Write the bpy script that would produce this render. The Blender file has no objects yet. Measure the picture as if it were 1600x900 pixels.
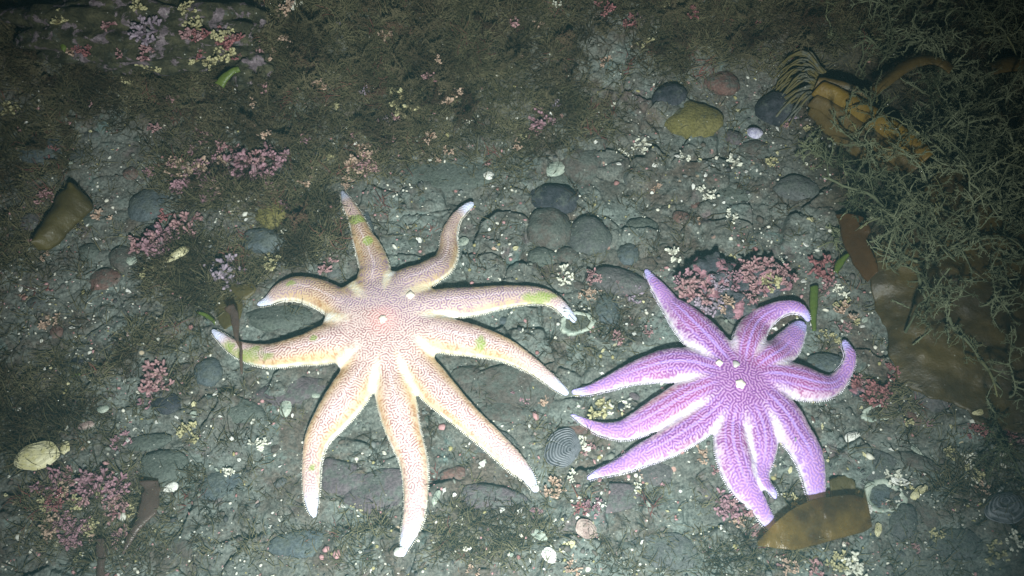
import bpy, bmesh, math, random
import numpy as np
from mathutils import Vector

random.seed(7)
rng = np.random.default_rng(7)
R = math.radians
SC = bpy.context.scene
COL = SC.collection

# ------------------------------------------------------------------ camera
PITCH = 62.0
HFOV = 62.0
CAM = np.array([0.0, -0.404, 0.76])
cd = bpy.data.cameras.new("camera")
cam = bpy.data.objects.new("camera", cd)
COL.objects.link(cam)
cam.location = CAM
cam.rotation_euler = (R(90 - PITCH), 0, 0)
cd.sensor_width = 36
cd.lens = 18 / math.tan(R(HFOV / 2))
cd.clip_start = 0.01
cd.clip_end = 100
SC.camera = cam

# ------------------------------------------------------------------ world, sun, diver's torch
w = bpy.data.worlds.new("World")
SC.world = w
w.use_nodes = True
nt = w.node_tree
bg = nt.nodes["Background"]
sky = nt.nodes.new("ShaderNodeTexSky")
sky.sky_type = 'NISHITA'
sky.sun_disc = False
sky.sun_elevation = R(25)
sky.sun_rotation = R(170)
nt.links.new(sky.outputs[0], bg.inputs[0])
bg.inputs[1].default_value = 0.006          # night dive: hardly any daylight reaches the bottom

sd = bpy.data.lights.new("sun", 'SUN')
sd.energy = 0.04
sd.angle = R(20)
sd.color = (0.45, 0.85, 1.0)
sun = bpy.data.objects.new("sun", sd)
COL.objects.link(sun)
sun.rotation_euler = (R(50), 0, R(-10))

td = bpy.data.lights.new("dive_torch", 'SPOT')
td.energy = 77.0
td.spot_size = R(77)
td.spot_blend = 1.0
td.shadow_soft_size = 0.028
td.color = (0.94, 1.0, 0.975)
torch = bpy.data.objects.new("dive_torch", td)
COL.objects.link(torch)
torch.location = (0.03, -0.62, 0.66)
torch.rotation_euler = (Vector((-0.03, -.04, 0)) - torch.location).to_track_quat('-Z', 'Y').to_euler()

HAZE = 0.08
SC.view_settings.view_transform = 'Standard'
SC.view_settings.look = 'None'
SC.view_settings.exposure = 0.0
SC.view_settings.gamma = 1.0
SC.view_settings.use_curve_mapping = False

# ------------------------------------------------------------------ numpy noise
def _hash(ix, iy, seed):
    h = (ix.astype(np.int64) * 374761393 + iy.astype(np.int64) * 668265263 + seed * 982451653) & 0xFFFFFFFF
    h = ((h ^ (h >> 13)) * 1274126177) & 0xFFFFFFFF
    h = (h ^ (h >> 16)) & 0xFFFFFFFF
    return h.astype(np.float64) / 4294967295.0

def vnoise(x, y, seed=0):
    x = np.asarray(x, float); y = np.asarray(y, float)
    ix = np.floor(x); iy = np.floor(y)
    fx = x - ix; fy = y - iy
    ux = fx * fx * fx * (fx * (fx * 6 - 15) + 10); uy = fy * fy * fy * (fy * (fy * 6 - 15) + 10)
    a = _hash(ix, iy, seed); b = _hash(ix + 1, iy, seed)
    c = _hash(ix, iy + 1, seed); d = _hash(ix + 1, iy + 1, seed)
    return (a * (1 - ux) + b * ux) * (1 - uy) + (c * (1 - ux) + d * ux) * uy * 1.0

def fbm(x, y, s, octv=4, seed=0):
    r = 0; amp = 1; tot = 0
    x = np.asarray(x, float) / s; y = np.asarray(y, float) / s
    for o in range(octv):
        r = r + amp * (vnoise(x, y, seed + o * 17) * 2 - 1); tot += amp
        amp *= 0.5; x, y = x * 1.9 + y * 0.62 + 5.3, y * 1.9 - x * 0.62 + 9.1
    return r / tot

def voro(x, y, s, seed=0):
    """distance to cell edge (in cells), cell id hash"""
    x = np.asarray(x, float) / s; y = np.asarray(y, float) / s
    ix = np.floor(x); iy = np.floor(y)
    f1 = np.full(x.shape, 9.0); f2 = np.full(x.shape, 9.0); cid = np.zeros(x.shape)
    for i in (-1, 0, 1):
        for j in (-1, 0, 1):
            cx = ix + i; cy = iy + j
            px = cx + 0.1 + 0.8 * _hash(cx, cy, seed); py = cy + 0.1 + 0.8 * _hash(cx, cy, seed + 5)
            d = np.hypot(px - x, py - y)
            nh = _hash(cx, cy, seed + 9)
            m = d < f1
            f2 = np.where(m, f1, np.minimum(f2, d))
            cid = np.where(m, nh, cid)
            f1 = np.where(m, d, f1)
    return f2 - f1, cid

def sm(a, b, x):
    t = np.clip((np.asarray(x, float) - a) / (b - a), 0, 1)
    return t * t * (3 - 2 * t)

# ------------------------------------------------------------------ picture point -> place on the seabed
TH = math.tan(R(HFOV / 2)); ca, sa = math.cos(R(90 - PITCH)), math.sin(R(90 - PITCH))
def rays(px, py):
    x = (np.asarray(px, float) - 800) / 800 * TH
    y = (450 - np.asarray(py, float)) / 800 * TH
    return np.stack([x, y * ca + sa, y * sa - ca], -1)

def plane(px, py, z=0.0):
    d = rays(px, py)
    t = (z - CAM[2]) / d[..., 2]
    return CAM + d * t[..., None] if np.ndim(t) else CAM + d * t

# broad relief: (picture x, y, rx, ry, height) mounds standing on the seabed
MOUNDS = [(450, 90, 330, 110, .050), (800, 50, 320, 110, .060), (1130, 20, 260, 80, .055), (90, 60, 260, 120, .05),
          (640, 170, 260, 60, .018), (420, 330, 140, 80, .016), (1480, 300, 200, 260, .022), (60, 330, 90, 120, .012),
          (90, 800, 160, 130, .010), (740, 850, 250, 80, .006), (1560, 620, 90, 90, .008)]
_M = []
for (mx, my, rx, ry, h) in MOUNDS:
    c = plane(mx, my); ex = plane(mx + rx, my) - c; ey = plane(mx, my - ry * .5) - plane(mx, my + ry * .5)
    _M.append((c[0], c[1], abs(ex[0]), abs(ey[1]), h))

def H0(x, y):
    z = 0.004 * fbm(x, y, 0.22, 2, 3)
    for (cx, cy, rx, ry, h) in _M:
        q = ((x - cx) / rx) ** 2 + ((y - cy) / ry) ** 2
        z = z + h * np.exp(-1.2 * q)
    z = z + 0.20 * sm(0.42, 1.5, y) + 0.05 * sm(0.9, 2.2, np.abs(x))
    return z

BLOB_TURF = [(250, 100, 260, 100, 1), (620, 90, 330, 130, 1), (980, 50, 320, 85, 1), (1250, 60, 200, 70, .8), (420, 270, 200, 70, .85),
             (500, 350, 100, 70, .8), (330, 420, 110, 60, .8), (250, 560, 80, 80, .45), (40, 300, 80, 150, .6), (60, 640, 120, 90, .55),
             (180, 800, 150, 90, .35), (640, 210, 240, 55, .8), (820, 200, 160, 45, .7), (760, 260, 60, 50, .35), (1520, 130, 130, 130, .8),
             (760, 830, 120, 50, .3), (560, 850, 100, 40, .25), (1150, 870, 100, 30, .4), (1000, 870, 60, 30, .2), (940, 520, 60, 50, .3),
             (1400, 640, 100, 50, .35), (1530, 750, 80, 60, .25)]
_T = []
for (mx, my, rx, ry, h) in BLOB_TURF:
    c = plane(mx, my); ex = plane(mx + rx, my) - c; ey = plane(mx, my - ry * .5) - plane(mx, my + ry * .5)
    _T.append((c[0], c[1], abs(ex[0]), abs(ey[1]), h))
def turf(x, y):
    m = np.zeros(np.shape(x))
    for (cx, cy, rx, ry, h) in _T:
        q = ((x - cx) / rx) ** 2 + ((y - cy) / ry) ** 2
        m = np.maximum(m, h * np.clip(1.35 - q, 0, 1))
    m = np.maximum(m, sm(.62, .8, y))
    return np.clip(m * (0.75 + .9 * fbm(x, y, .05, 3, 41)) , 0, 1)

def H(x, y):
    x = np.asarray(x, float); y = np.asarray(y, float)
    z = H0(x, y)
    wx = x + 0.012 * fbm(x, y, .04, 3, 11); wy = y + 0.012 * fbm(x, y, .04, 3, 23)
    tf = turf(x, y); z00 = z; z = 0 * z
    e, c = voro(wx, wy, 0.040, 2)
    z = z + (0.0012 + 0.0092 * sm(.25, .95, c)) * np.clip(e / .15, 0, 1) ** .6 - 0.003 + .003 * (c - .5) * 0
    e2, c2 = voro(wx * 1.0 + 3, wy, 0.0145, 8)
    z = z + 0.0028 * sm(.35, .9, c2) * np.clip(e2 / .25, 0, 1) ** .6
    cr = fbm(x, y, .03, 3, 61)
    z = z - 0.0014 * sm(.04, .0, np.abs(cr)) * sm(0, .3, fbm(x, y, .09, 2, 71))
    z = z00 + z * (1 - .75 * sm(.15, .6, tf)) * (.25 + .75 * sm(-.2, .2, fbm(x, y, .09, 2, 101)))
    z = z + 0.0022 * fbm(x, y, .013, 3, 31) + 0.0007 * fbm(x, y, .0035, 2, 51)
    z = z + tf * (0.042 * np.abs(fbm(x, y, .045, 4, 81)) + 0.005 * fbm(x, y, .008, 3, 91) - .004)
    return z

def pos(px, py, dz=0.0, f=H0):
    """where the line of sight through a picture point meets the seabed"""
    d = rays(px, py)
    z = np.zeros(np.shape(px))
    for _ in range(12):
        t = (z + dz - CAM[2]) / d[..., 2]
        p = CAM + d * (t[..., None] if np.ndim(t) else t)
        z = .5 * z + .5 * f(p[..., 0], p[..., 1])
    return p

def pxscale(px, py):
    a = pos(px, py); b = pos(px + 1, py)
    return abs(b[0] - a[0])

# ------------------------------------------------------------------ object helpers
def tag(o, label=None, cat=None, group=None, kind=None):
    if label: o['label'] = label
    if cat: o['category'] = cat
    if group: o['group'] = group
    if kind: o['kind'] = kind
    return o

def link(name, me, mat=None, parent=None):
    o = bpy.data.objects.new(name, me)
    COL.objects.link(o)
    if mat is not None: me.materials.append(mat)
    if parent is not None: o.parent = parent
    return o

def mesh_np(name, V, Q, smooth=True):
    """V (n,3), Q (m,k) faces with k = 3 or 4"""
    me = bpy.data.meshes.new(name)
    V = np.ascontiguousarray(V, np.float32).reshape(-1, 3); Q = np.ascontiguousarray(Q, np.int32)
    me.vertices.add(len(V)); me.vertices.foreach_set('co', V.ravel())
    k = Q.shape[1]
    me.loops.add(Q.size); me.loops.foreach_set('vertex_index', Q.ravel())
    me.polygons.add(len(Q))
    me.polygons.foreach_set('loop_start', np.arange(0, Q.size, k, dtype=np.int32))
    me.polygons.foreach_set('use_smooth', np.full(len(Q), smooth))
    me.update(calc_edges=True)
    return me

def setcol(me, C, name='Col'):
    C = np.asarray(C, np.float32)
    if C.shape[1] == 3: C = np.concatenate([C, np.ones((len(C), 1), np.float32)], 1)
    a = me.color_attributes.new(name, 'FLOAT_COLOR', 'POINT')
    a.data.foreach_set('color', np.ascontiguousarray(C).ravel())

def setval(me, v, name):
    a = me.attributes.new(name, 'FLOAT', 'POINT')
    a.data.foreach_set('value', np.ascontiguousarray(v, np.float32))

def empty(name, loc):
    o = bpy.data.objects.new(name, None); COL.objects.link(o)
    o.location = loc; o.empty_display_size = .01
    return o

def origin_to(me, p):
    n = len(me.vertices); a = np.empty(n * 3, np.float32); me.vertices.foreach_get('co', a)
    a = a.reshape(-1, 3) - np.asarray(p, np.float32); me.vertices.foreach_set('co', a.ravel()); me.update()

def tubes(P, rad, S=3, seed=0):
    """P (N,K,3) polylines, rad (N,K) -> V, Q, per-vertex (tube index, t)"""
    N, K, _ = P.shape
    T = np.gradient(P, axis=1); T /= np.linalg.norm(T, axis=2, keepdims=True) + 1e-9
    rg = np.random.default_rng(seed)
    ref = rg.normal(size=(N, 1, 3)); ref /= np.linalg.norm(ref, axis=2, keepdims=True)
    n1 = np.cross(T, ref); n1 /= np.linalg.norm(n1, axis=2, keepdims=True) + 1e-9
    n2 = np.cross(T, n1)
    a = np.arange(S) / S * 2 * np.pi
    V = P[:, :, None] + rad[:, :, None, None] * (np.cos(a)[None, None, :, None] * n1[:, :, None] + np.sin(a)[None, None, :, None] * n2[:, :, None])
    idx = np.arange(N * K * S).reshape(N, K, S)
    q = np.stack([idx[:, :-1, :], np.roll(idx, -1, 2)[:, :-1, :], np.roll(idx, -1, 2)[:, 1:, :], idx[:, 1:, :]], -1).reshape(-1, 4)
    tid = np.repeat(np.arange(N), K * S); t = np.tile(np.repeat(np.linspace(0, 1, K), S), N)
    return V.reshape(-1, 3), q, tid, t

def cr(P, n):
    """Catmull-Rom through rows of P"""
    P = np.asarray(P, float); m = len(P)
    E = np.vstack([2 * P[0] - P[1], P, 2 * P[-1] - P[-2]])
    u = np.linspace(0, m - 1 - 1e-9, n); i = np.floor(u).astype(int); f = (u - i)[:, None]
    a, b, c, d = E[i], E[i + 1], E[i + 2], E[i + 3]
    return .5 * (2 * b + (c - a) * f + (2 * a - 5 * b + 4 * c - d) * f ** 2 + (3 * b - a - 3 * c + d) * f ** 3)

def sheet(G, th):
    """closed thin solid from a grid of points (nu,nv,3)"""
    nu, nv, _ = G.shape
    du = np.gradient(G, axis=0); dv = np.gradient(G, axis=1)
    n = np.cross(du, dv); n /= np.linalg.norm(n, axis=2, keepdims=True) + 1e-12
    A = G + n * th / 2; B = G - n * th / 2
    V = np.concatenate([A.reshape(-1, 3), B.reshape(-1, 3)])
    i = np.arange(nu * nv).reshape(nu, nv); o = nu * nv
    q = np.stack([i[:-1, :-1], i[1:, :-1], i[1:, 1:], i[:-1, 1:]], -1).reshape(-1, 4)
    Q = [q, q[:, ::-1] + o]
    ring = np.concatenate([i[0, :], i[1:, -1], i[-1, ::-1][1:], i[::-1, 0][1:-1]])
    r2 = np.roll(ring, -1)
    Q.append(np.stack([ring, r2, r2 + o, ring + o], -1))
    return V, np.concatenate(Q)

# ------------------------------------------------------------------ materials
class NT:
    def __init__(s, name):
        s.m = bpy.data.materials.new(name); s.m.use_nodes = True
        s.t = s.m.node_tree; s.b = s.t.nodes['Principled BSDF']
        s.tc = s.t.nodes.new('ShaderNodeTexCoord')
    def n(s, typ, **kw):
        x = s.t.nodes.new(typ)
        for k, v in kw.items(): setattr(x, k, v)
        return x
    def l(s, a, b): s.t.links.new(a, b)
    def noise(s, scale, detail=4, rough=.6, dist=0.0, off=0.0):
        x = s.n('ShaderNodeTexNoise'); x.inputs['Scale'].default_value = scale
        x.inputs['Detail'].default_value = detail; x.inputs['Roughness'].default_value = rough
        x.inputs['Distortion'].default_value = dist
        if off:
            mp = s.n('ShaderNodeMapping'); mp.inputs['Location'].default_value = (off, off * 1.7, off * .3)
            s.l(s.tc.outputs['Object'], mp.inputs[0]); s.l(mp.outputs[0], x.inputs['Vector'])
        else:
            s.l(s.tc.outputs['Object'], x.inputs['Vector'])
        return x.outputs['Fac']
    def ramp(s, f, a, b):
        x = s.n('ShaderNodeMapRange'); x.interpolation_type = 'SMOOTHSTEP'
        x.inputs['From Min'].default_value = a; x.inputs['From Max'].default_value = b
        s.l(f, x.inputs['Value']); return x.outputs['Result']
    def mix(s, f, a, b, mode='MIX'):
        x = s.n('ShaderNodeMix', data_type='RGBA', blend_type=mode)
        for v, k in ((f, 0), (a, 6), (b, 7)):
            if isinstance(v, (tuple, list)): x.inputs[k].default_value = (*v, 1)
            elif isinstance(v, (int, float)): x.inputs[k].default_value = v
            else: s.l(v, x.inputs[k])
        return x.outputs[2]
    def mul(s, a, b):
        x = s.n('ShaderNodeMath', operation='MULTIPLY')
        for v, k in ((a, 0), (b, 1)):
            if isinstance(v, (int, float)): x.inputs[k].default_value = v
            else: s.l(v, x.inputs[k])
        return x.outputs[0]
    def attr(s, name, out='Color'):
        x = s.n('ShaderNodeAttribute'); x.attribute_name = name; return x.outputs[out]
    def bump(s, h, dist, strength=1.0):
        x = s.n('ShaderNodeBump'); x.inputs['Distance'].default_value = dist; x.inputs['Strength'].default_value = strength
        s.l(h, x.inputs['Height']); s.l(x.outputs[0], s.b.inputs['Normal'])
    def base(s, c): s.l(c, s.b.inputs['Base Color'])
    def rough(s, v, spec=.3):
        s.b.inputs['Roughness'].default_value = v; s.b.inputs['Specular IOR Level'].default_value = spec

SILT = (0.096, 0.108, 0.094)
def speckle(g, scale, thr, vec=None):
    v = g.n('ShaderNodeTexVoronoi'); v.inputs['Scale'].default_value = scale
    g.l(g.tc.outputs['Object'], v.inputs['Vector'])
    near = g.ramp(v.outputs['Distance'], .32, .18)
    sep = g.n('ShaderNodeSeparateColor'); g.l(v.outputs['Color'], sep.inputs[0])
    return g.mul(near, g.ramp(sep.outputs[0], thr, thr + .02)), sep.outputs[1]

def mat_ground():
    g = NT('silty_seabed')
    a = g.attr('turf', 'Fac')
    c = g.mix(g.ramp(g.noise(9, 5, .6), .35, .65), (.112, .112, .096), (.146, .170, .152))
    c = g.mix(g.ramp(g.noise(45, 5, .65, off=3), .45, .7), c, (.075, .068, .055))
    c = g.mix(g.ramp(g.noise(28, 4, .6, off=7), .60, .72), c, (.125, .098, .095))
    c = g.mix(g.ramp(g.noise(60, 3, .6, off=11), .64, .72), c, (.17, .19, .17))
    c = g.mix(g.mul(g.ramp(g.noise(13, 6, .7, .5, off=13), .47, .64), .75), c, (.086, .060, .044))
    c = g.mix(g.mul(g.ramp(g.noise(20, 6, .7, .5, off=17), .58, .70), .6), c, (.090, .156, .146))
    c = g.mix(g.mul(g.ramp(g.noise(130, 4, .7, off=19), .60, .70), .7), c, (.035, .033, .028))
    c = g.mix(g.mul(a, .92), c, g.mix(g.ramp(g.noise(55, 5, .7, off=5), .35, .7), (.030, .022, .012), (.070, .060, .036)))
    fine = g.noise(420, 3, .7, off=2)
    c = g.mix(.85, c, g.mix(g.ramp(fine, .3, .7), (.45, .45, .45), (1.45, 1.45, 1.45)), 'MULTIPLY')
    m1, h1 = speckle(g, 240, .955)
    c = g.mix(m1, c, g.mix(h1, (.55, .52, .42), (.30, .34, .30)))
    m2, h2 = speckle(g, 110, .965)
    c = g.mix(g.mul(m2, .9), c, g.mix(h2, (.40, .16, .17), (.5, .47, .3)))
    g.base(c); g.rough(.85, .25)
    g.bump(g.mix(.5, fine, g.noise(150, 4, .7, off=8)), .0014, .8)
    return g.m

def mat_stone(name, c1, c2, silt=.5, crust=None, crust_amt=.5, c_scale=26):
    g = NT(name)
    c = g.mix(g.ramp(g.noise(60, 6, .7), .35, .65), c1, c2)
    # silt settles in patches on top and drifts up the foot of the stone
    c = g.mix(g.mul(g.ramp(g.noise(48, 6, .75, off=4), .66 - .30 * silt, .80 - .30 * silt), .85), c, g.mix(g.noise(25, 3, .5, off=2), (.074, .080, .066), (.108, .126, .112)))
    if crust:
        k = g.ramp(g.noise(c_scale, 5, .65, .4, off=9), .68 - .28 * crust_amt, .72 - .28 * crust_amt)
        cc = g.mix(g.ramp(g.noise(140, 3, .6, off=1), .35, .7), crust, tuple(min(.8, x * 1.7 + .05) for x in crust))
        c = g.mix(k, c, cc)
    fine = g.noise(380, 3, .7, off=2)
    c = g.mix(.7, c, g.mix(g.ramp(fine, .3, .7), (.55, .55, .55), (1.4, 1.4, 1.4)), 'MULTIPLY')
    m1, h1 = speckle(g, 420, .975)
    c = g.mix(m1, c, (.42, .42, .36))
    g.base(c); g.rough(.8, .2); g.bump(g.mix(.5, fine, g.noise(110, 5, .75)), .003, 1.0)
    return g.m

def mat_tuft(name, base, tip):
    g = NT(name)
    t = g.attr('tip', 'Fac')
    c = g.mix(g.ramp(t, .35, 1.0), base, tip)
    c = g.mix(.8, c, g.mix(g.ramp(g.noise(160, 3, .6), .3, .7), (.5, .5, .5), (1.3, 1.3, 1.3)), 'MULTIPLY')
    c = g.mix(g.ramp(g.noise(90, 3, .6, off=6), .55, .75), c, SILT)
    g.base(c); g.rough(.65, .35); g.bump(g.noise(500, 3, .7), .0006)
    return g.m

def mat_shell(name, c1, c2, grime=.3):
    g = NT(name)
    c = g.mix(g.ramp(g.noise(120, 4, .6), .35, .65), c1, c2)
    c = g.mix(g.mul(g.ramp(g.attr('rib', 'Fac'), .55, .95), .55), c, tuple(min(.85, x * 2.2) for x in c2) if c2[0] < .2 else tuple(x * .72 for x in c2))
    c = g.mix(g.ramp(g.noise(70, 4, .65, off=4), .78 - .3 * grime, .88 - .3 * grime), c, (.16, .15, .11))
    g.base(c); g.rough(.45, .45); g.bump(g.noise(420, 3, .6), .0005)
    return g.m

def mat_weed(name, c1, c2, silt, trans=.3, rough=.35, off=0.1):
    g = NT(name)
    c = g.mix(g.ramp(g.noise(22, 4, .6, off=off), .35, .65), c1, c2)
    s = g.ramp(g.noise(34, 6, .72, off=5 + off), .78 - .5 * silt, .92 - .5 * silt)
    c = g.mix(s, c, g.mix(g.ramp(g.noise(200, 3, .7), .3, .7), (.05, .055, .045), (.13, .14, .115)))
    m1, _ = speckle(g, 330, .985)
    c = g.mix(m1, c, (.45, .45, .38))
    g.base(c); g.rough(rough, .4); g.bump(g.noise(90, 4, .65), .0015)
    g.b.inputs['Transmission Weight'].default_value = 0
    tr = g.n('ShaderNodeBsdfTranslucent'); g.l(c, tr.inputs[0])
    mx = g.n('ShaderNodeMixShader'); mx.inputs[0].default_value = trans
    g.l(g.b.outputs[0], mx.inputs[1]); g.l(tr.outputs[0], mx.inputs[2])
    g.l(mx.outputs[0], g.t.nodes['Material Output'].inputs[0])
    return g.m

def mat_seethrough(name, c1, c2, clear):
    m = mat_weed(name, c1, c2, .35, .35, .3)
    t = m.node_tree; out = t.nodes['Material Output']; src = out.inputs[0].links[0].from_socket
    tp = t.nodes.new('ShaderNodeBsdfTransparent'); tp.inputs[0].default_value = (.9, .68, .35, 1)
    mx = t.nodes.new('ShaderNodeMixShader'); mx.inputs[0].default_value = clear
    t.links.new(src, mx.inputs[1]); t.links.new(tp.outputs[0], mx.inputs[2]); t.links.new(mx.outputs[0], out.inputs[0])
    return m

def mat_fil(name, c1, c2, c3):
    g = NT(name)
    v = g.attr('v', 'Fac')
    c = g.mix(g.ramp(v, 0, .6), c1, c2); c = g.mix(g.ramp(v, .82, 1.0), c, c3)
    c = g.mix(.6, c, g.mix(g.ramp(g.noise(25, 3, .6), .35, .65), (.5, .5, .45), (1.5, 1.5, 1.6)), 'MULTIPLY')
    g.base(c); g.rough(.8, .2)
    return g.m

def mat_star():
    g = NT('sun_star_skin')
    c = g.attr('Col')
    g.base(c); g.rough(.62, .35)
    g.b.inputs['Subsurface Weight'].default_value = .12
    g.b.inputs['Subsurface Radius'].default_value = (.004, .002, .0015)
    g.bump(g.noise(900, 2, .6), .0004)
    return g.m

# ------------------------------------------------------------------ labels that find their thing by a landmark
LM = [("the pale star's top arm tip", 533, 296), ("the pale star's curved upper right arm tip", 737, 318), ("the pale star's rightmost arm tip", 900, 497),
      ("the touching arm tips of both stars", 888, 612), ("the pale star's lower right arm tip", 838, 764), ("the pale star's lowest arm tip", 628, 868),
      ("the pale star's lower left arm tip", 487, 806), ("the pale star's left arm tip", 331, 514), ("the pale star's upper left arm tip", 402, 472),
      ("the purple star's top left arm tip", 1012, 417), ("the purple star's curled upper tip", 1261, 502), ("the purple star's right arm tip", 1320, 532),
      ("the purple star's lowest arm tip", 1208, 820), ("the purple star's lower left arm tip", 917, 750),
      ("the olive yellow stone", 1083, 186), ("the golden kelp stalks", 1330, 190), ("the kelp holdfast", 1250, 120),
      ("the dark ribbed clam shell", 878, 702), ("the round silted shell ring", 1382, 776), ("the olive kelp scrap at left", 95, 342),
      ("the cream clam shell at left", 65, 716), ("the clean brown kelp patch", 1335, 390), ("the big pink crusted boulder", 1100, 450),
      ("the golden kelp fragment", 1270, 815), ("the top left rock", 230, 60), ("the two pitted stones", 890, 355),
      ("the yellow shell valve", 285, 410), ("the dark oval shell", 1565, 800), ("the bottom left corner", 10, 890), ("the bottom right corner", 1590, 890),
      ("the top edge's middle", 800, 5), ("the left edge's middle", 5, 480), ("the right edge at mid height", 1595, 560), ("the bottom edge's middle", 800, 895)]
USED = set()
def where(px, py, desc):
    ds = sorted(LM, key=lambda l: math.hypot(l[1] - px, l[2] - py))
    for far in ('', 'further '):
        for l in ds[:6]:
            dx, dy = px - l[1], py - l[2]; d = math.hypot(dx, dy)
            if abs(dx) > 2.2 * abs(dy): w_ = 'right of' if dx > 0 else 'left of'
            elif abs(dy) > 2.2 * abs(dx): w_ = 'below' if dy > 0 else 'above'
            else: w_ = ('below and ' if dy > 0 else 'above and ') + ('right of' if dx > 0 else 'left of')
            near = '' if d > 120 else ('just ' if d > 40 else 'close ')
            s = f"{desc} {far or near}{w_} {l[0]}"
            if s not in USED and len(s.split()) <= 16:
                USED.add(s); return s
    s = f"{desc} near {ds[0][0]}"; USED.add(s); return s

# ------------------------------------------------------------------ seabed
def axis(a, b, step, far, sgn=1):
    core = np.arange(a, b, step)
    g = []; s = step; x = b
    while x < far: g.append(x); s *= 1.12; x += s
    g.append(far); return core, g
def grid_axis(lo, hi, step, flo, fhi):
    core = list(np.arange(lo, hi, step)); up = []; s = step; x = core[-1] + step
    while x < fhi: up.append(x); s *= 1.13; x += s
    dn = []; s = step; x = lo - step
    while x > flo: dn.append(x); s *= 1.13; x -= s
    return np.array(dn[::-1] + core + up)
gx = grid_axis(-.70, .70, .0013, -6, 6); gy = grid_axis(-.32, .62, .0013, -4, 9)
X, Y = np.meshgrid(gx, gy, indexing='ij')
Z = H(X, Y)
i = np.arange(X.size).reshape(X.shape)
Q = np.stack([i[:-1, :-1], i[1:, :-1], i[1:, 1:], i[:-1, 1:]], -1).reshape(-1, 4)
me = mesh_np('seabed', np.stack([X, Y, Z], -1).reshape(-1, 3), Q)
tk = pos(1560, 250); thick = sm(1.25, .75, ((X - tk[0]) / .20) ** 2 + ((Y - tk[1]) / .25) ** 2)
setval(me, np.maximum(turf(X, Y), thick).ravel(), 'turf')  # ground colour darkened to turf brown under the thicket as well
tag(link('seabed', me, mat_ground()), kind='structure')

# ------------------------------------------------------------------ sun stars
def labyrinth(n, res, lam, bias, seed, iters=7):
    rg = np.random.default_rng(seed)
    u = rg.normal(size=(n, n)); f = np.fft.fftfreq(n, res); k = np.hypot(*np.meshgrid(f, f, indexing='ij')); k0 = 1 / lam
    G = np.exp(-((k - k0) / (k0 * .42)) ** 2)
    for _ in range(iters):
        u = np.real(np.fft.ifft2(np.fft.fft2(u) * G)); u = np.tanh(2.5 * u / u.std() + bias)
    u = np.real(np.fft.ifft2(np.fft.fft2(u) * np.exp(-(k / (k0 * 2.2)) ** 2)))
    return u / np.abs(u).max()

def bil(A, x, y):
    n = A.shape[0]; ix = np.floor(x).astype(int); iy = np.floor(y).astype(int); fx = x - ix; fy = y - iy
    a = lambda p, q: A[p % n, q % n]
    return (a(ix, iy) * (1 - fx) + a(ix + 1, iy) * fx) * (1 - fy) + (a(ix, iy + 1) * (1 - fx) + a(ix + 1, iy + 1) * fx) * fy

def co_of(me):
    a = np.empty(len(me.vertices) * 3, np.float32); me.vertices.foreach_get('co', a); return a.reshape(-1, 3).astype(float)
def nrm_of(me):
    a = np.empty(len(me.vertices) * 3, np.float32); me.vertices.foreach_get('normal', a); return a.reshape(-1, 3).astype(float)

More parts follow.
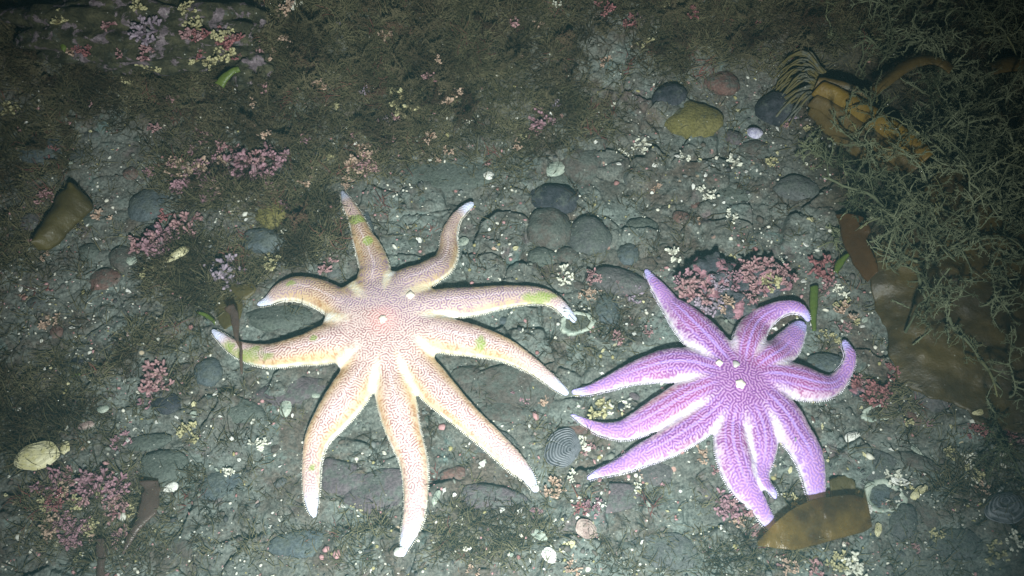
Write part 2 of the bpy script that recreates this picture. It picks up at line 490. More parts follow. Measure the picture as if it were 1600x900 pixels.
def make_star(center, disc_r, arms, scheme, lab_bias, lam, seed, label, lifts={}):
    cpos = pos(*center, .016)
    mats = []
    A = []; Vs = []; Qs = []; off = 0; S = 20; K = 70
    for ai, pts in enumerate(arms):
        p = np.array([(*center, pts[0][2] * .8)] + pts, float)
        c = cr(p, K)
        tng = np.gradient(c[:, :2], axis=0); tng /= np.linalg.norm(tng, axis=1, keepdims=True)
        nn = np.stack([-tng[:, 1], tng[:, 0]], 1)
        hwp = np.maximum(c[:, 2], 2.5)
        ctr = pos(c[:, 0], c[:, 1], .009)
        Lp = pos(c[:, 0] + nn[:, 0] * hwp, c[:, 1] + nn[:, 1] * hwp, .009); Rp = pos(c[:, 0] - nn[:, 0] * hwp, c[:, 1] - nn[:, 1] * hwp, .009)
        hw = np.linalg.norm((Lp - Rp)[:, :2], axis=1) / 2 * .97
        hz = hw * .64
        t = np.linspace(0, 1, K)
        lift = np.zeros(K)
        for (a0, t0, t1, amp) in lifts.get(ai, []): lift += amp * sm(t0, t1, t)
        hz = np.minimum(hz, .0145)
        Nw = (Lp - Rp)[:, :2] / (2 * hw[:, None])
        hs = np.max([H(ctr[:, 0] + Nw[:, 0] * hw * f, ctr[:, 1] + Nw[:, 1] * hw * f) for f in (-.8, -.4, 0, .4, .8)], 0)
        hs = np.maximum(hs, H0(ctr[:, 0], ctr[:, 1]))
        hs = np.convolve(np.r_[[hs[0]] * 6, hs, [hs[-1]] * 6], np.ones(13) / 13, 'valid')
        zb = hs - .0004 + lift
        zc = zb + hz * .75
        # close the tip with a round cap
        T = np.gradient(ctr[:, :2], axis=0); T /= np.linalg.norm(T, axis=1, keepdims=True)
        N = np.stack([-T[:, 1], T[:, 0]], 1)
        cx, cy = ctr[:, 0].copy(), ctr[:, 1].copy()
        capn = 5; ext = []
        for q in range(1, capn + 1):
            an = q / capn * math.pi / 2
            ext.append((cx[-1] + T[-1, 0] * hw[-1] * math.sin(an), cy[-1] + T[-1, 1] * hw[-1] * math.sin(an), zc[-1], hw[-1] * max(.02, math.cos(an)), hz[-1] * max(.02, math.cos(an))))
        ext = np.array(ext)
        CX = np.r_[cx, ext[:, 0]]; CY = np.r_[cy, ext[:, 1]]; CZ = np.r_[zc, ext[:, 2]]; HW = np.r_[hw, ext[:, 3]]; HZ = np.r_[hz, ext[:, 4]]
        NN = np.vstack([N, np.repeat(N[-1:], capn, 0)])
        th = np.arange(S) / S * 2 * np.pi
        cs, sn = np.cos(th), np.sin(th)
        up = np.where(sn > 0, sn, sn * .72)
        V = np.stack([CX[:, None] + NN[:, :1] * HW[:, None] * cs, CY[:, None] + NN[:, 1:] * HW[:, None] * cs, CZ[:, None] + HZ[:, None] * up], -1)
        n = len(CX); ix = np.arange(n * S).reshape(n, S) + off
        q = np.stack([ix[:-1], np.roll(ix, -1, 1)[:-1], np.roll(ix, -1, 1)[1:], ix[1:]], -1).reshape(-1, 4)
        Vs.append(V.reshape(-1, 3)); off += n * S
        # end caps as fans of quads
        vc = np.array([[CX[0], CY[0], CZ[0]], [CX[-1], CY[-1], CZ[-1]]]); Vs.append(vc); c0, c1 = off, off + 1; off += 2
        r0 = ix[0]; r1 = ix[-1]
        f0 = np.stack([r0[::2], np.full(S // 2, c0), np.roll(r0, -2)[::2], np.roll(r0, -1)[::2]], -1)
        f1 = np.stack([r1[::2], np.roll(r1, -1)[::2], np.roll(r1, -2)[::2], np.full(S // 2, c1)], -1)
        Qs += [q, f0, f1]
        L = np.r_[0, np.cumsum(np.linalg.norm(np.diff(ctr[:, :2], axis=0), axis=1))]
        A.append(dict(c=ctr, z=zc, hw=hw, hz=hz, T=T, N=N, L=L))
    # central dome
    nu, nv = 24, 14
    dr = disc_r * pxscale(*center)
    zb = H0(cpos[0], cpos[1]) + .0015
    uu = np.arange(nu) / nu * 2 * np.pi; vv = np.linspace(-np.pi / 2 + .02, np.pi / 2 - .02, nv)
    Vd = np.stack([cpos[0] + dr * np.cos(vv)[:, None] * np.cos(uu), cpos[1] + dr * np.cos(vv)[:, None] * np.sin(uu),
                   zb + .011 + .0115 * np.sin(vv)[:, None] + 0 * uu], -1)
    ix = np.arange(nu * nv).reshape(nv, nu) + off
    Qs.append(np.stack([ix[:-1], np.roll(ix, -1, 1)[:-1], np.roll(ix, -1, 1)[1:], ix[1:]], -1).reshape(-1, 4))
    Qs.append(np.stack([ix[0][::2], np.roll(ix[0], -1)[::2], np.roll(ix[0], -2)[::2], ix[0][::2]], -1)[:0])
    Vs.append(Vd.reshape(-1, 3)); off += nu * nv
    vc = np.array([[cpos[0], cpos[1], zb + .0015], [cpos[0], cpos[1], zb + .0225]]); Vs.append(vc)
    r0, r1 = ix[0], ix[-1]
    Qs.append(np.stack([r0[::2], np.full(nu // 2, off), np.roll(r0, -2)[::2], np.roll(r0, -1)[::2]], -1))
    Qs.append(np.stack([r1[::2], np.roll(r1, -1)[::2], np.roll(r1, -2)[::2], np.full(nu // 2, off + 1)], -1))
    me = mesh_np('tmp', np.vstack(Vs), np.vstack(Qs))
    tmp = link('tmp', me)
    md = tmp.modifiers.new('r', 'REMESH'); md.mode = 'VOXEL'; md.voxel_size = .0010
    dg = bpy.context.evaluated_depsgraph_get()
    m2 = bpy.data.meshes.new_from_object(tmp.evaluated_get(dg))
    tmp.data = m2
    tmp.modifiers.clear()
    # smooth so that arms melt into the disc
    V = co_of(m2); E = np.empty(len(m2.edges) * 2, np.int32); m2.edges.foreach_get('vertices', E); E = E.reshape(-1, 2)
    deg = np.bincount(E.ravel(), minlength=len(V)).astype(float)[:, None]
    for it in range(22):
        acc = np.stack([np.bincount(E[:, 0], V[E[:, 1], k], len(V)) + np.bincount(E[:, 1], V[E[:, 0], k], len(V)) for k in range(3)], 1) / deg
        V = V * .4 + acc * .6
    m2.vertices.foreach_set('co', V.astype(np.float32).ravel()); m2.update()
    sb = tmp.modifiers.new('s', 'SUBSURF'); sb.levels = 1; sb.render_levels = 1; sb.subdivision_type = 'SIMPLE'
    dg = bpy.context.evaluated_depsgraph_get(); dg.update()
    me = bpy.data.meshes.new_from_object(tmp.evaluated_get(dg))
    bpy.data.objects.remove(tmp)
    me.name = 'sun_star_body'
    V = co_of(me); Nn = nrm_of(me)
    n = len(V)
    # nearest arm coordinates
    C = np.concatenate([a['c'][4:, :2] for a in A]); HWs = np.concatenate([a['hw'][4:] for a in A]); aid = np.concatenate([[k] * (len(a['c']) - 4) for k, a in enumerate(A)])
    Ts = np.concatenate([a['N'][4:] for a in A]); Ls = np.concatenate([a['L'][4:] for a in A]); Lt = np.array([a['L'][-1] for a in A])
    n1 = np.full(n, 9.); n2 = np.full(n, 9.); arm = np.zeros(n, int); ss = np.zeros(n); LL = np.zeros(n)
    for k in range(len(A)):
        sel = np.where(aid == k)[0]
        for c0 in range(0, n, 60000):
            sl = slice(c0, c0 + 60000)
            dx = V[sl, 0, None] - C[None, sel, 0]; dy = V[sl, 1, None] - C[None, sel, 1]
            d = np.hypot(dx, dy)
            j = np.argmin(d, 1); r = np.arange(len(j)); jj = sel[j]
            nd = d[r, j] / HWs[jj]
            sg = (dx[r, j] * Ts[jj, 0] + dy[r, j] * Ts[jj, 1]) / HWs[jj]
            b = nd < n1[sl]
            n2[sl] = np.where(b, n1[sl], np.minimum(n2[sl], nd)); n1[sl] = np.where(b, nd, n1[sl])
            arm[sl] = np.where(b, k, arm[sl]); ss[sl] = np.where(b, sg, ss[sl]); LL[sl] = np.where(b, Ls[jj], LL[sl])
    x0, y0 = cpos[0] - .25, cpos[1] - .25
    res = .5 / 1024
    lab = labyrinth(1024, res, lam, lab_bias, seed)
    gr = fbm(V[:, 0], V[:, 1], .0016, 2, seed + 77)
    wx = .0012 * fbm(V[:, 0], V[:, 1], .01, 2, seed); wy = .0012 * fbm(V[:, 0], V[:, 1], .01, 2, seed + 3)
    soft = .55 + .45 * sm(-.5, .4, fbm(V[:, 0], V[:, 1], .012, 3, seed + 31))
    lv = soft * bil(lab, (V[:, 0] + wx - x0) / res, (V[:, 1] + wy - y0) / res)
    tr_ = np.cos(2 * np.pi * LL / .0021 + 2.5 * fbm(V[:, 0], V[:, 1], .006, 2, seed + 5)); kk = sm(.40, .75, np.abs(ss)) * .75 * sm(.02, .04, np.hypot(V[:, 0] - cpos[0], V[:, 1] - cpos[1]))
    lv = lv * (1 - kk) + .40 * tr_ * kk + .50 * gr
    rc = np.hypot(V[:, 0] - cpos[0], V[:, 1] - cpos[1])
    tt = LL / Lt[arm]
    nz = Nn[:, 2]
    flank = sm(.72, .38, nz)
    furrow = sm(.75, .15, n2 - n1) * sm(.026, .052, rc) * sm(.30, .65, n1)
    stripe = np.cos(2 * np.pi * LL / (lam * .62) + 3 * fbm(V[:, 0], V[:, 1], .01, 2, 5))
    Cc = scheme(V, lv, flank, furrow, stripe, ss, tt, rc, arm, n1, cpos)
    disp = (.00030 * lv * (1 - .7 * flank) + .00018 * stripe * flank)
    V2 = V + Nn * disp[:, None]
    base = np.array([cpos[0], cpos[1], zb])
    me.vertices.foreach_set('co', (V2 - base).astype(np.float32).ravel())
    me.polygons.foreach_set('use_smooth', np.ones(len(me.polygons), bool))
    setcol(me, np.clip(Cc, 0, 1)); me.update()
    root = empty('sun_star', base); tag(root, label, 'starfish')
    me.materials.clear()
    bo = link('body', me, STAR, root); BODY[root.name] = V2
    # fringe of short marginal spines
    P = []; Rr = []
    rg = np.random.default_rng(seed)
    for a in A:
        L = a['L']; m = int(L[-1] / .0018)
        for sgn in (-1, 1):
            for l in np.linspace(.02, L[-1] * .995, m):
                f = lambda q: np.interp(l, L, q)
                hw = f(a['hw']); N = np.array([f(a['N'][:, 0]), f(a['N'][:, 1])]) * sgn
                p = np.array([f(a['c'][:, 0]), f(a['c'][:, 1])]) + N * hw * .93
                # skip spines that would sit inside another arm
                ins = False
                for b in A:
                    if b is a: continue
                    dd = np.hypot(b['c'][4:, 0] - p[0], b['c'][4:, 1] - p[1]) / b['hw'][4:]
                    if dd.min() < 1.0: ins = True; break
                if ins: continue
                z = f(a['z']) - f(a['hz']) * .22
                ln = .0013 * rg.uniform(.6, 1.15) * min(1, hw / .008)
                d = np.array([N[0], N[1], -.15 + rg.normal() * .2]); d[:2] += rg.normal(size=2) * .12
                q0 = np.array([p[0], p[1], z])
                P.append([q0, q0 + d * ln * .6, q0 + d * ln]); Rr.append([.00045, .00040, .00015])
    V, Q, _, _ = tubes(np.array(P), np.array(Rr), 5, seed)
    fm = mesh_np('spine_fringe', V - base, Q)
    tag(link('spine_fringe', fm, scheme.spine, root), kind='stuff')
    return root, A, base

def mixc(a, b, t):
    a = np.asarray(a, float); b = np.asarray(b, float); t = np.asarray(t)[:, None]
    return a * (1 - t) + b * t

GREEN_SPOTS = [(558, 344, 13, 7), (576, 379, 8, 7), (845, 465, 26, 8), (380, 552, 28, 13), (352, 536, 14, 8), (455, 444, 8, 5), (750, 540, 9, 10), (493, 535, 6, 5), (486, 729, 6, 6), (420, 558, 9, 6)]
_GS = [(pos(a, b, .014), c * pxscale(a, b), d * pxscale(a, b) * 1.15) for a, b, c, d in GREEN_SPOTS]
def scheme_pale(V, lv, flank, furrow, stripe, ss, tt, rc, arm, n1, cp):
    x, y = V[:, 0], V[:, 1]
    m = sm(-.75, .30, lv)
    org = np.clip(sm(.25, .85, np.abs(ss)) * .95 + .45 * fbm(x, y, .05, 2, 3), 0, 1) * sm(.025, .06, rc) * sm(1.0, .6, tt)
    org = np.clip(org + .35 * sm(0, .05, y - cp[1]) * sm(.03, .06, rc), 0, 1)  # orange mottling, raised on the upper arms to imitate weaker torchlight
    line = mixc((.31, .15, .155), (.42, .22, .085), org)
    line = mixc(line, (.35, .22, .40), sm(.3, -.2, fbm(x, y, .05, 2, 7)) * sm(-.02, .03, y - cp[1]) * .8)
    line = mixc(line, (.45, .30, .34), sm(.55, .95, tt))
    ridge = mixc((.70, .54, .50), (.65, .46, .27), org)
    up = sm(-.01, .06, y - cp[1]); ridge = ridge * (1 - .32 * up[:, None]); line = line * (1 - .32 * up[:, None])  # torch falloff painted into the skin: upper arms darkened
    c = line * (1 - m[:, None]) + ridge * m[:, None]
    red = sm(.022, .004, rc); c = mixc(c, (.72, .28, .26), red * .55 * (1 - m * .6))
    wv = np.clip(np.maximum(flank, furrow), 0, 1)
    wh = mixc((.80, .74, .58), (.80, .80, .76), sm(-.2, .3, fbm(x, y, .03, 2, 9)))
    wh = wh * (1 - .16 * (1 - sm(-.6, .3, stripe))[:, None] * np.array([.3, .8, 1.6]))
    c = mixc(c, wh, wv * .92)
    car = sm(.16, .02, np.abs(ss)) * sm(.04, .06, rc) * sm(.85, .6, tt) * .35
    c = mixc(c, (.85, .72, .82), car * m)
    c = mixc(c, (.60, .66, .86), sm(.88, .97, tt) * .85)
    # films of green algae growing on the skin
    for (p, rx, ry) in _GS:
        q = ((x - p[0]) / rx) ** 2 + ((y - p[1]) / ry) ** 2 + 1.1 * fbm(x, y, .007, 4, 13)
        c = mixc(c, (.24, .33, .055), sm(1.6, .2, q) * (.66 + .3 * (1 - m)))
    return c
def scheme_purple(V, lv, flank, furrow, stripe, ss, tt, rc, arm, n1, cp):
    x, y = V[:, 0], V[:, 1]
    m = sm(-.55, .50, lv)
    cell = mixc((.215, .060, .265), (.29, .065, .22), sm(-.2, .3, fbm(x, y, .04, 2, 3)))
    cell = mixc(cell, (.34, .19, .54), sm(.4, .95, tt))
    ridge = mixc((.48, .25, .49), (.64, .48, .63), sm(.3, .9, np.abs(ss)))
    c = cell * (1 - m[:, None]) + ridge * m[:, None]
    org = sm(.5, .8, np.abs(ss)) * sm(-.1, .35, fbm(x, y, .07, 2, 17)) * sm(.03, .06, rc) * sm(.8, .4, tt)
    c = mixc(c, (.72, .40, .30), org * .45)
    wv = np.clip(np.maximum(flank, furrow * 1.0), 0, 1)
    wh = np.array([.78, .73, .76]) * (1 - .2 * (1 - sm(-.6, .3, stripe))[:, None] * np.array([1., 1.3, .6]))
    c = mixc(c, wh, wv * .92)
    car = np.maximum(sm(.13, .02, np.abs(ss)), .5 * sm(.10, .02, np.abs(np.abs(ss) - .42))) * sm(.018, .035, rc) * sm(.8, .6, tt)
    c = mixc(c, (.50, .34, .86), car * .7)
    c = mixc(c, (.50, .46, .86), sm(.90, .985, tt) * .9)
    return c
STAR = mat_star(); BODY = {}
scheme_pale.spine = mat_shell('pale_spine', (.80, .74, .62), (.85, .82, .74), 0)
scheme_purple.spine = mat_shell('lilac_spine', (.70, .62, .78), (.82, .78, .84), 0)

PALE = [
 [(585, 445, 27), (586, 420, 26), (576, 390, 23), (567, 372, 18), (558, 345, 13.5), (545, 322, 11), (537, 303, 6.5), (534, 297, 5)],
 [(625, 452, 25), (664, 432, 21), (690, 414, 20), (700, 390, 17.5), (701, 366, 14.5), (711, 341, 10), (727, 325, 7.5), (736, 319, 6)],
 [(645, 487, 27), (689, 477, 25), (742, 472, 23), (795, 464, 18), (842, 464, 14), (869, 473, 11), (888, 489, 9), (897, 498, 7)],
 [(645, 513, 27), (689, 524, 29), (742, 534, 25), (785, 547, 20), (820, 564, 15), (845, 580, 12), (868, 598, 10), (884, 611, 7)],
 [(637, 552, 28), (678, 603, 30), (727, 652, 23), (772, 690, 20), (803, 720, 18), (825, 742, 12), (837, 762, 7)],
 [(608, 570, 28), (620, 630, 33), (632, 677, 29), (646, 719, 24), (650, 762, 21), (648, 800, 19), (640, 832, 15), (632, 856, 9), (630, 866, 7)],
 [(580, 560, 28), (547, 613, 32), (522, 647, 29), (495, 683, 21), (486, 719, 17), (485, 756, 15.5), (486, 785, 12), (489, 803, 7)],
 [(555, 525, 28), (510, 540, 31), (471, 550, 24), (432, 556, 21), (396, 551, 18), (364, 539, 13), (343, 524, 9), (332, 515, 6)],
 [(560, 490, 25), (528, 474, 26), (499, 459, 24), (467, 451, 21), (439, 455, 16), (417, 466, 9), (402, 471, 5)],
]
PURP = [
 [(1130, 565, 26), (1105, 537, 29), (1080, 510, 27), (1062, 488, 22), (1048, 472, 16), (1034, 452, 13), (1021, 434, 9.5), (1012, 419, 6)],
 [(1162, 555, 25), (1172, 524, 27), (1186, 502, 22), (1205, 489, 16), (1228, 482, 12), (1247, 485, 10), (1258, 495, 7.5), (1261, 502, 5.5)],
 [(1185, 575, 24), (1214, 555, 26), (1233, 535, 24), (1246, 515, 17), (1252, 507, 13)],
 [(1195, 592, 26), (1239, 597, 28), (1273, 603, 25), (1302, 599, 19), (1321, 581, 14), (1329, 558, 11), (1324, 541, 8.5), (1320, 533, 6)],
 [(1190, 618, 25), (1222, 650, 28), (1242, 682, 26), (1260, 712, 24), (1271, 742, 20), (1277, 765, 17), (1280, 784, 13)],
 [(1166, 625, 22), (1186, 660, 25), (1193, 690, 24), (1193, 717, 19), (1189, 738, 15), (1195, 757, 10), (1204, 770, 7.5), (1208, 779, 6)],
 [(1150, 630, 24), (1142, 665, 26), (1143, 700, 28), (1153, 733, 28), (1167, 762, 24), (1183, 782, 17), (1196, 803, 14), (1211, 824, 10)],
 [(1132, 625, 24), (1106, 650, 26), (1072, 674, 26), (1036, 696, 23), (1001, 711, 19), (967, 727, 13.5), (935, 740, 8.5), (919, 748, 5)],
 [(1122, 603, 24), (1077, 618, 27), (1036, 641, 26), (1001, 660, 22), (970, 671, 16.5), (938, 667, 11.5), (910, 655, 7), (893, 646, 4)],
 [(1122, 586, 24), (1080, 573, 28), (1045, 571, 27), (1015, 576, 23), (985, 585, 18), (952, 598, 13), (920, 608, 9), (898, 610, 6.5)],
]
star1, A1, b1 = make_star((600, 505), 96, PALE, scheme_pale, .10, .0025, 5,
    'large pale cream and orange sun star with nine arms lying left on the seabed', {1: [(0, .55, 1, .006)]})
star2, A2, b2 = make_star((1157, 602), 74, PURP, scheme_purple, -.30, .0027, 9,
    'purple sun star with white edged arms lying right on the seabed', {1: [(0, .35, .75, .010)], 3: [(0, .6, 1, .006)], 5: [(0, .5, .9, .010)]})

def bead_part(root, base, px, py, r, mat, name, lobes=6):
    BV = BODY[root.name]; p = pos(px, py, .022)
    for _ in range(3):
        k_ = np.argsort(np.hypot(BV[:, 0] - p[0], BV[:, 1] - p[1]) - .5 * (BV[:, 2] > base[2] + .008))[:12]
        p = pos(px, py, BV[k_, 2].max() - float(H0(p[0], p[1])) + .0004)
    bm = bmesh.new(); bmesh.ops.create_icosphere(bm, subdivisions=3, radius=1)
    for v in bm.verts:
        a = math.atan2(v.co.y, v.co.x)
        k = 1 + .18 * math.cos(lobes * a) * (1 - abs(v.co.z))
        v.co = Vector((v.co.x * r * k, v.co.y * r * k, v.co.z * r * .55))
    me = bpy.data.meshes.new(name); bm.to_mesh(me); bm.free()
    for pl in me.polygons: pl.use_smooth = True
    o = link(name, me, mat, root); o.location = Vector(p) - Vector(base)
CREAM = mat_shell('cream_plate', (.78, .70, .58), (.85, .80, .70), 0)
bead_part(star1, b1, 598, 498, .0038, CREAM, 'anal_plate')
bead_part(star1, b1, 641, 461, .0040, CREAM, 'sieve_plate', 4)
bead_part(star2, b2, 1157, 600, .0045, CREAM, 'anal_plate', 5)
bead_part(star2, b2, 1124, 567, .0032, CREAM, 'sieve_plate', 4)
bead_part(star2, b2, 1150, 569, .0033, mat_shell('grey_nodule', (.4, .38, .36), (.5, .48, .45), 0), 'nodule', 3)

# ------------------------------------------------------------------ stones
_ico = {}
def ico(sub):
    if sub not in _ico:
        bm = bmesh.new(); bmesh.ops.create_icosphere(bm, subdivisions=sub, radius=1)
        V = np.array([v.co[:] for v in bm.verts]); F = np.array([[v.index for v in f.verts] for f in bm.faces]); bm.free()
        _ico[sub] = (V, F)
    return _ico[sub]
def n3(V, s, seed):
    return (fbm(V[:, 0] + 7 * seed, V[:, 1] + V[:, 2] * .7, s, 3, seed) + fbm(V[:, 1] - 3 * seed, V[:, 2] - V[:, 0] * .6, s, 3, seed + 1)) * .5
def stone_shape(sub, ang, seed, lump=.10):
    """ang 0 = rounded pebble, 1 = angular slab"""
    D, F = ico(sub); rg = np.random.default_rng(seed)
    m = 11; n = rg.normal(size=(m, 3)); n /= np.linalg.norm(n, axis=1, keepdims=True); h = rg.uniform(.62, .95, m)
    dn = D @ n.T; r = np.where(dn > .05, h / np.maximum(dn, .05), 9); r = np.concatenate([r, np.ones((len(D), 1))], 1)
    k = 14; rs = -np.log(np.exp(-k * r).sum(1)) / k
    rr = rs * ang + (1 - ang) * 1.0
    V = D * rr[:, None]
    V = V * (1 + .26 * n3(D, .8, seed + 3) + lump * n3(D, .28, seed + 5) + .35 * lump * n3(D, .10, seed + 8))[:, None]
    return V, F
def stone(px, py, rx, ry, rot, hfrac, ang, mat, label, name='stone', cat='stone', group=None, sub=4, sink=.47, dz=0.0, seed=None, lump=.10):
    seed = int(px * 13 + py * 7) % 9973 if seed is None else seed
    V, F = stone_shape(sub, ang, seed, lump)
    s = pxscale(px, py)
    p = pos(px, py)
    el = math.atan2(p[2] - CAM[2], math.hypot(p[1] - CAM[1], .001)); fs = abs(math.sin(el))
    a, b = rx * s, ry * s / (.35 + .65 * fs)
    h = hfrac * min(a, b)
    if mat in (M_pinkc, M_rock): lump = .34; sub = 5
    V, F = stone_shape(sub, ang, seed, lump)
    V = V * np.array([a, b, h]); c, sn = math.cos(R(rot)), math.sin(R(rot))
    V = np.stack([V[:, 0] * c - V[:, 1] * sn, V[:, 0] * sn + V[:, 1] * c, V[:, 2]], 1)
    me = mesh_np(name, V, F)
    o = link(name, me, mat)
    o.location = (p[0], p[1], float(H0(p[0], p[1])) + h * (1 - 2 * sink) * .9 + dz)
    return tag(o, label, cat, group)

M_grey = mat_stone('grey_stone', (.070, .072, .070), (.105, .108, .105), .8)
M_blue = mat_stone('blue_grey_stone', (.062, .074, .080), (.090, .108, .115), .8)
M_brown = mat_stone('brown_stone', (.072, .058, .048), (.100, .088, .076), .8)
M_green = mat_stone('green_grey_stone', (.070, .080, .064), (.100, .118, .100), .9)
M_red = mat_stone('reddish_stone', (.125, .064, .052), (.15, .095, .080), .75)
M_purp = mat_stone('purple_grey_stone', (.092, .072, .080), (.118, .098, .104), .8)
M_dark = mat_stone('dark_stone', (.020, .022, .028), (.05, .052, .062), .5)
M_olive = mat_stone('olive_stone', (.12, .105, .030), (.16, .14, .050), .35)
M_pinkc = mat_stone('pink_crusted_stone', (.045, .05, .06), (.10, .10, .11), .5, (.21, .095, .115), .62, 55)
M_pinkh = mat_stone('part_pink_stone', (.075, .072, .07), (.11, .10, .10), .6, (.26, .12, .14), .35, 50)
M_rock = mat_stone('crusted_rock', (.020, .020, .011), (.070, .066, .036), .35, (.10, .075, .085), .50, 60)

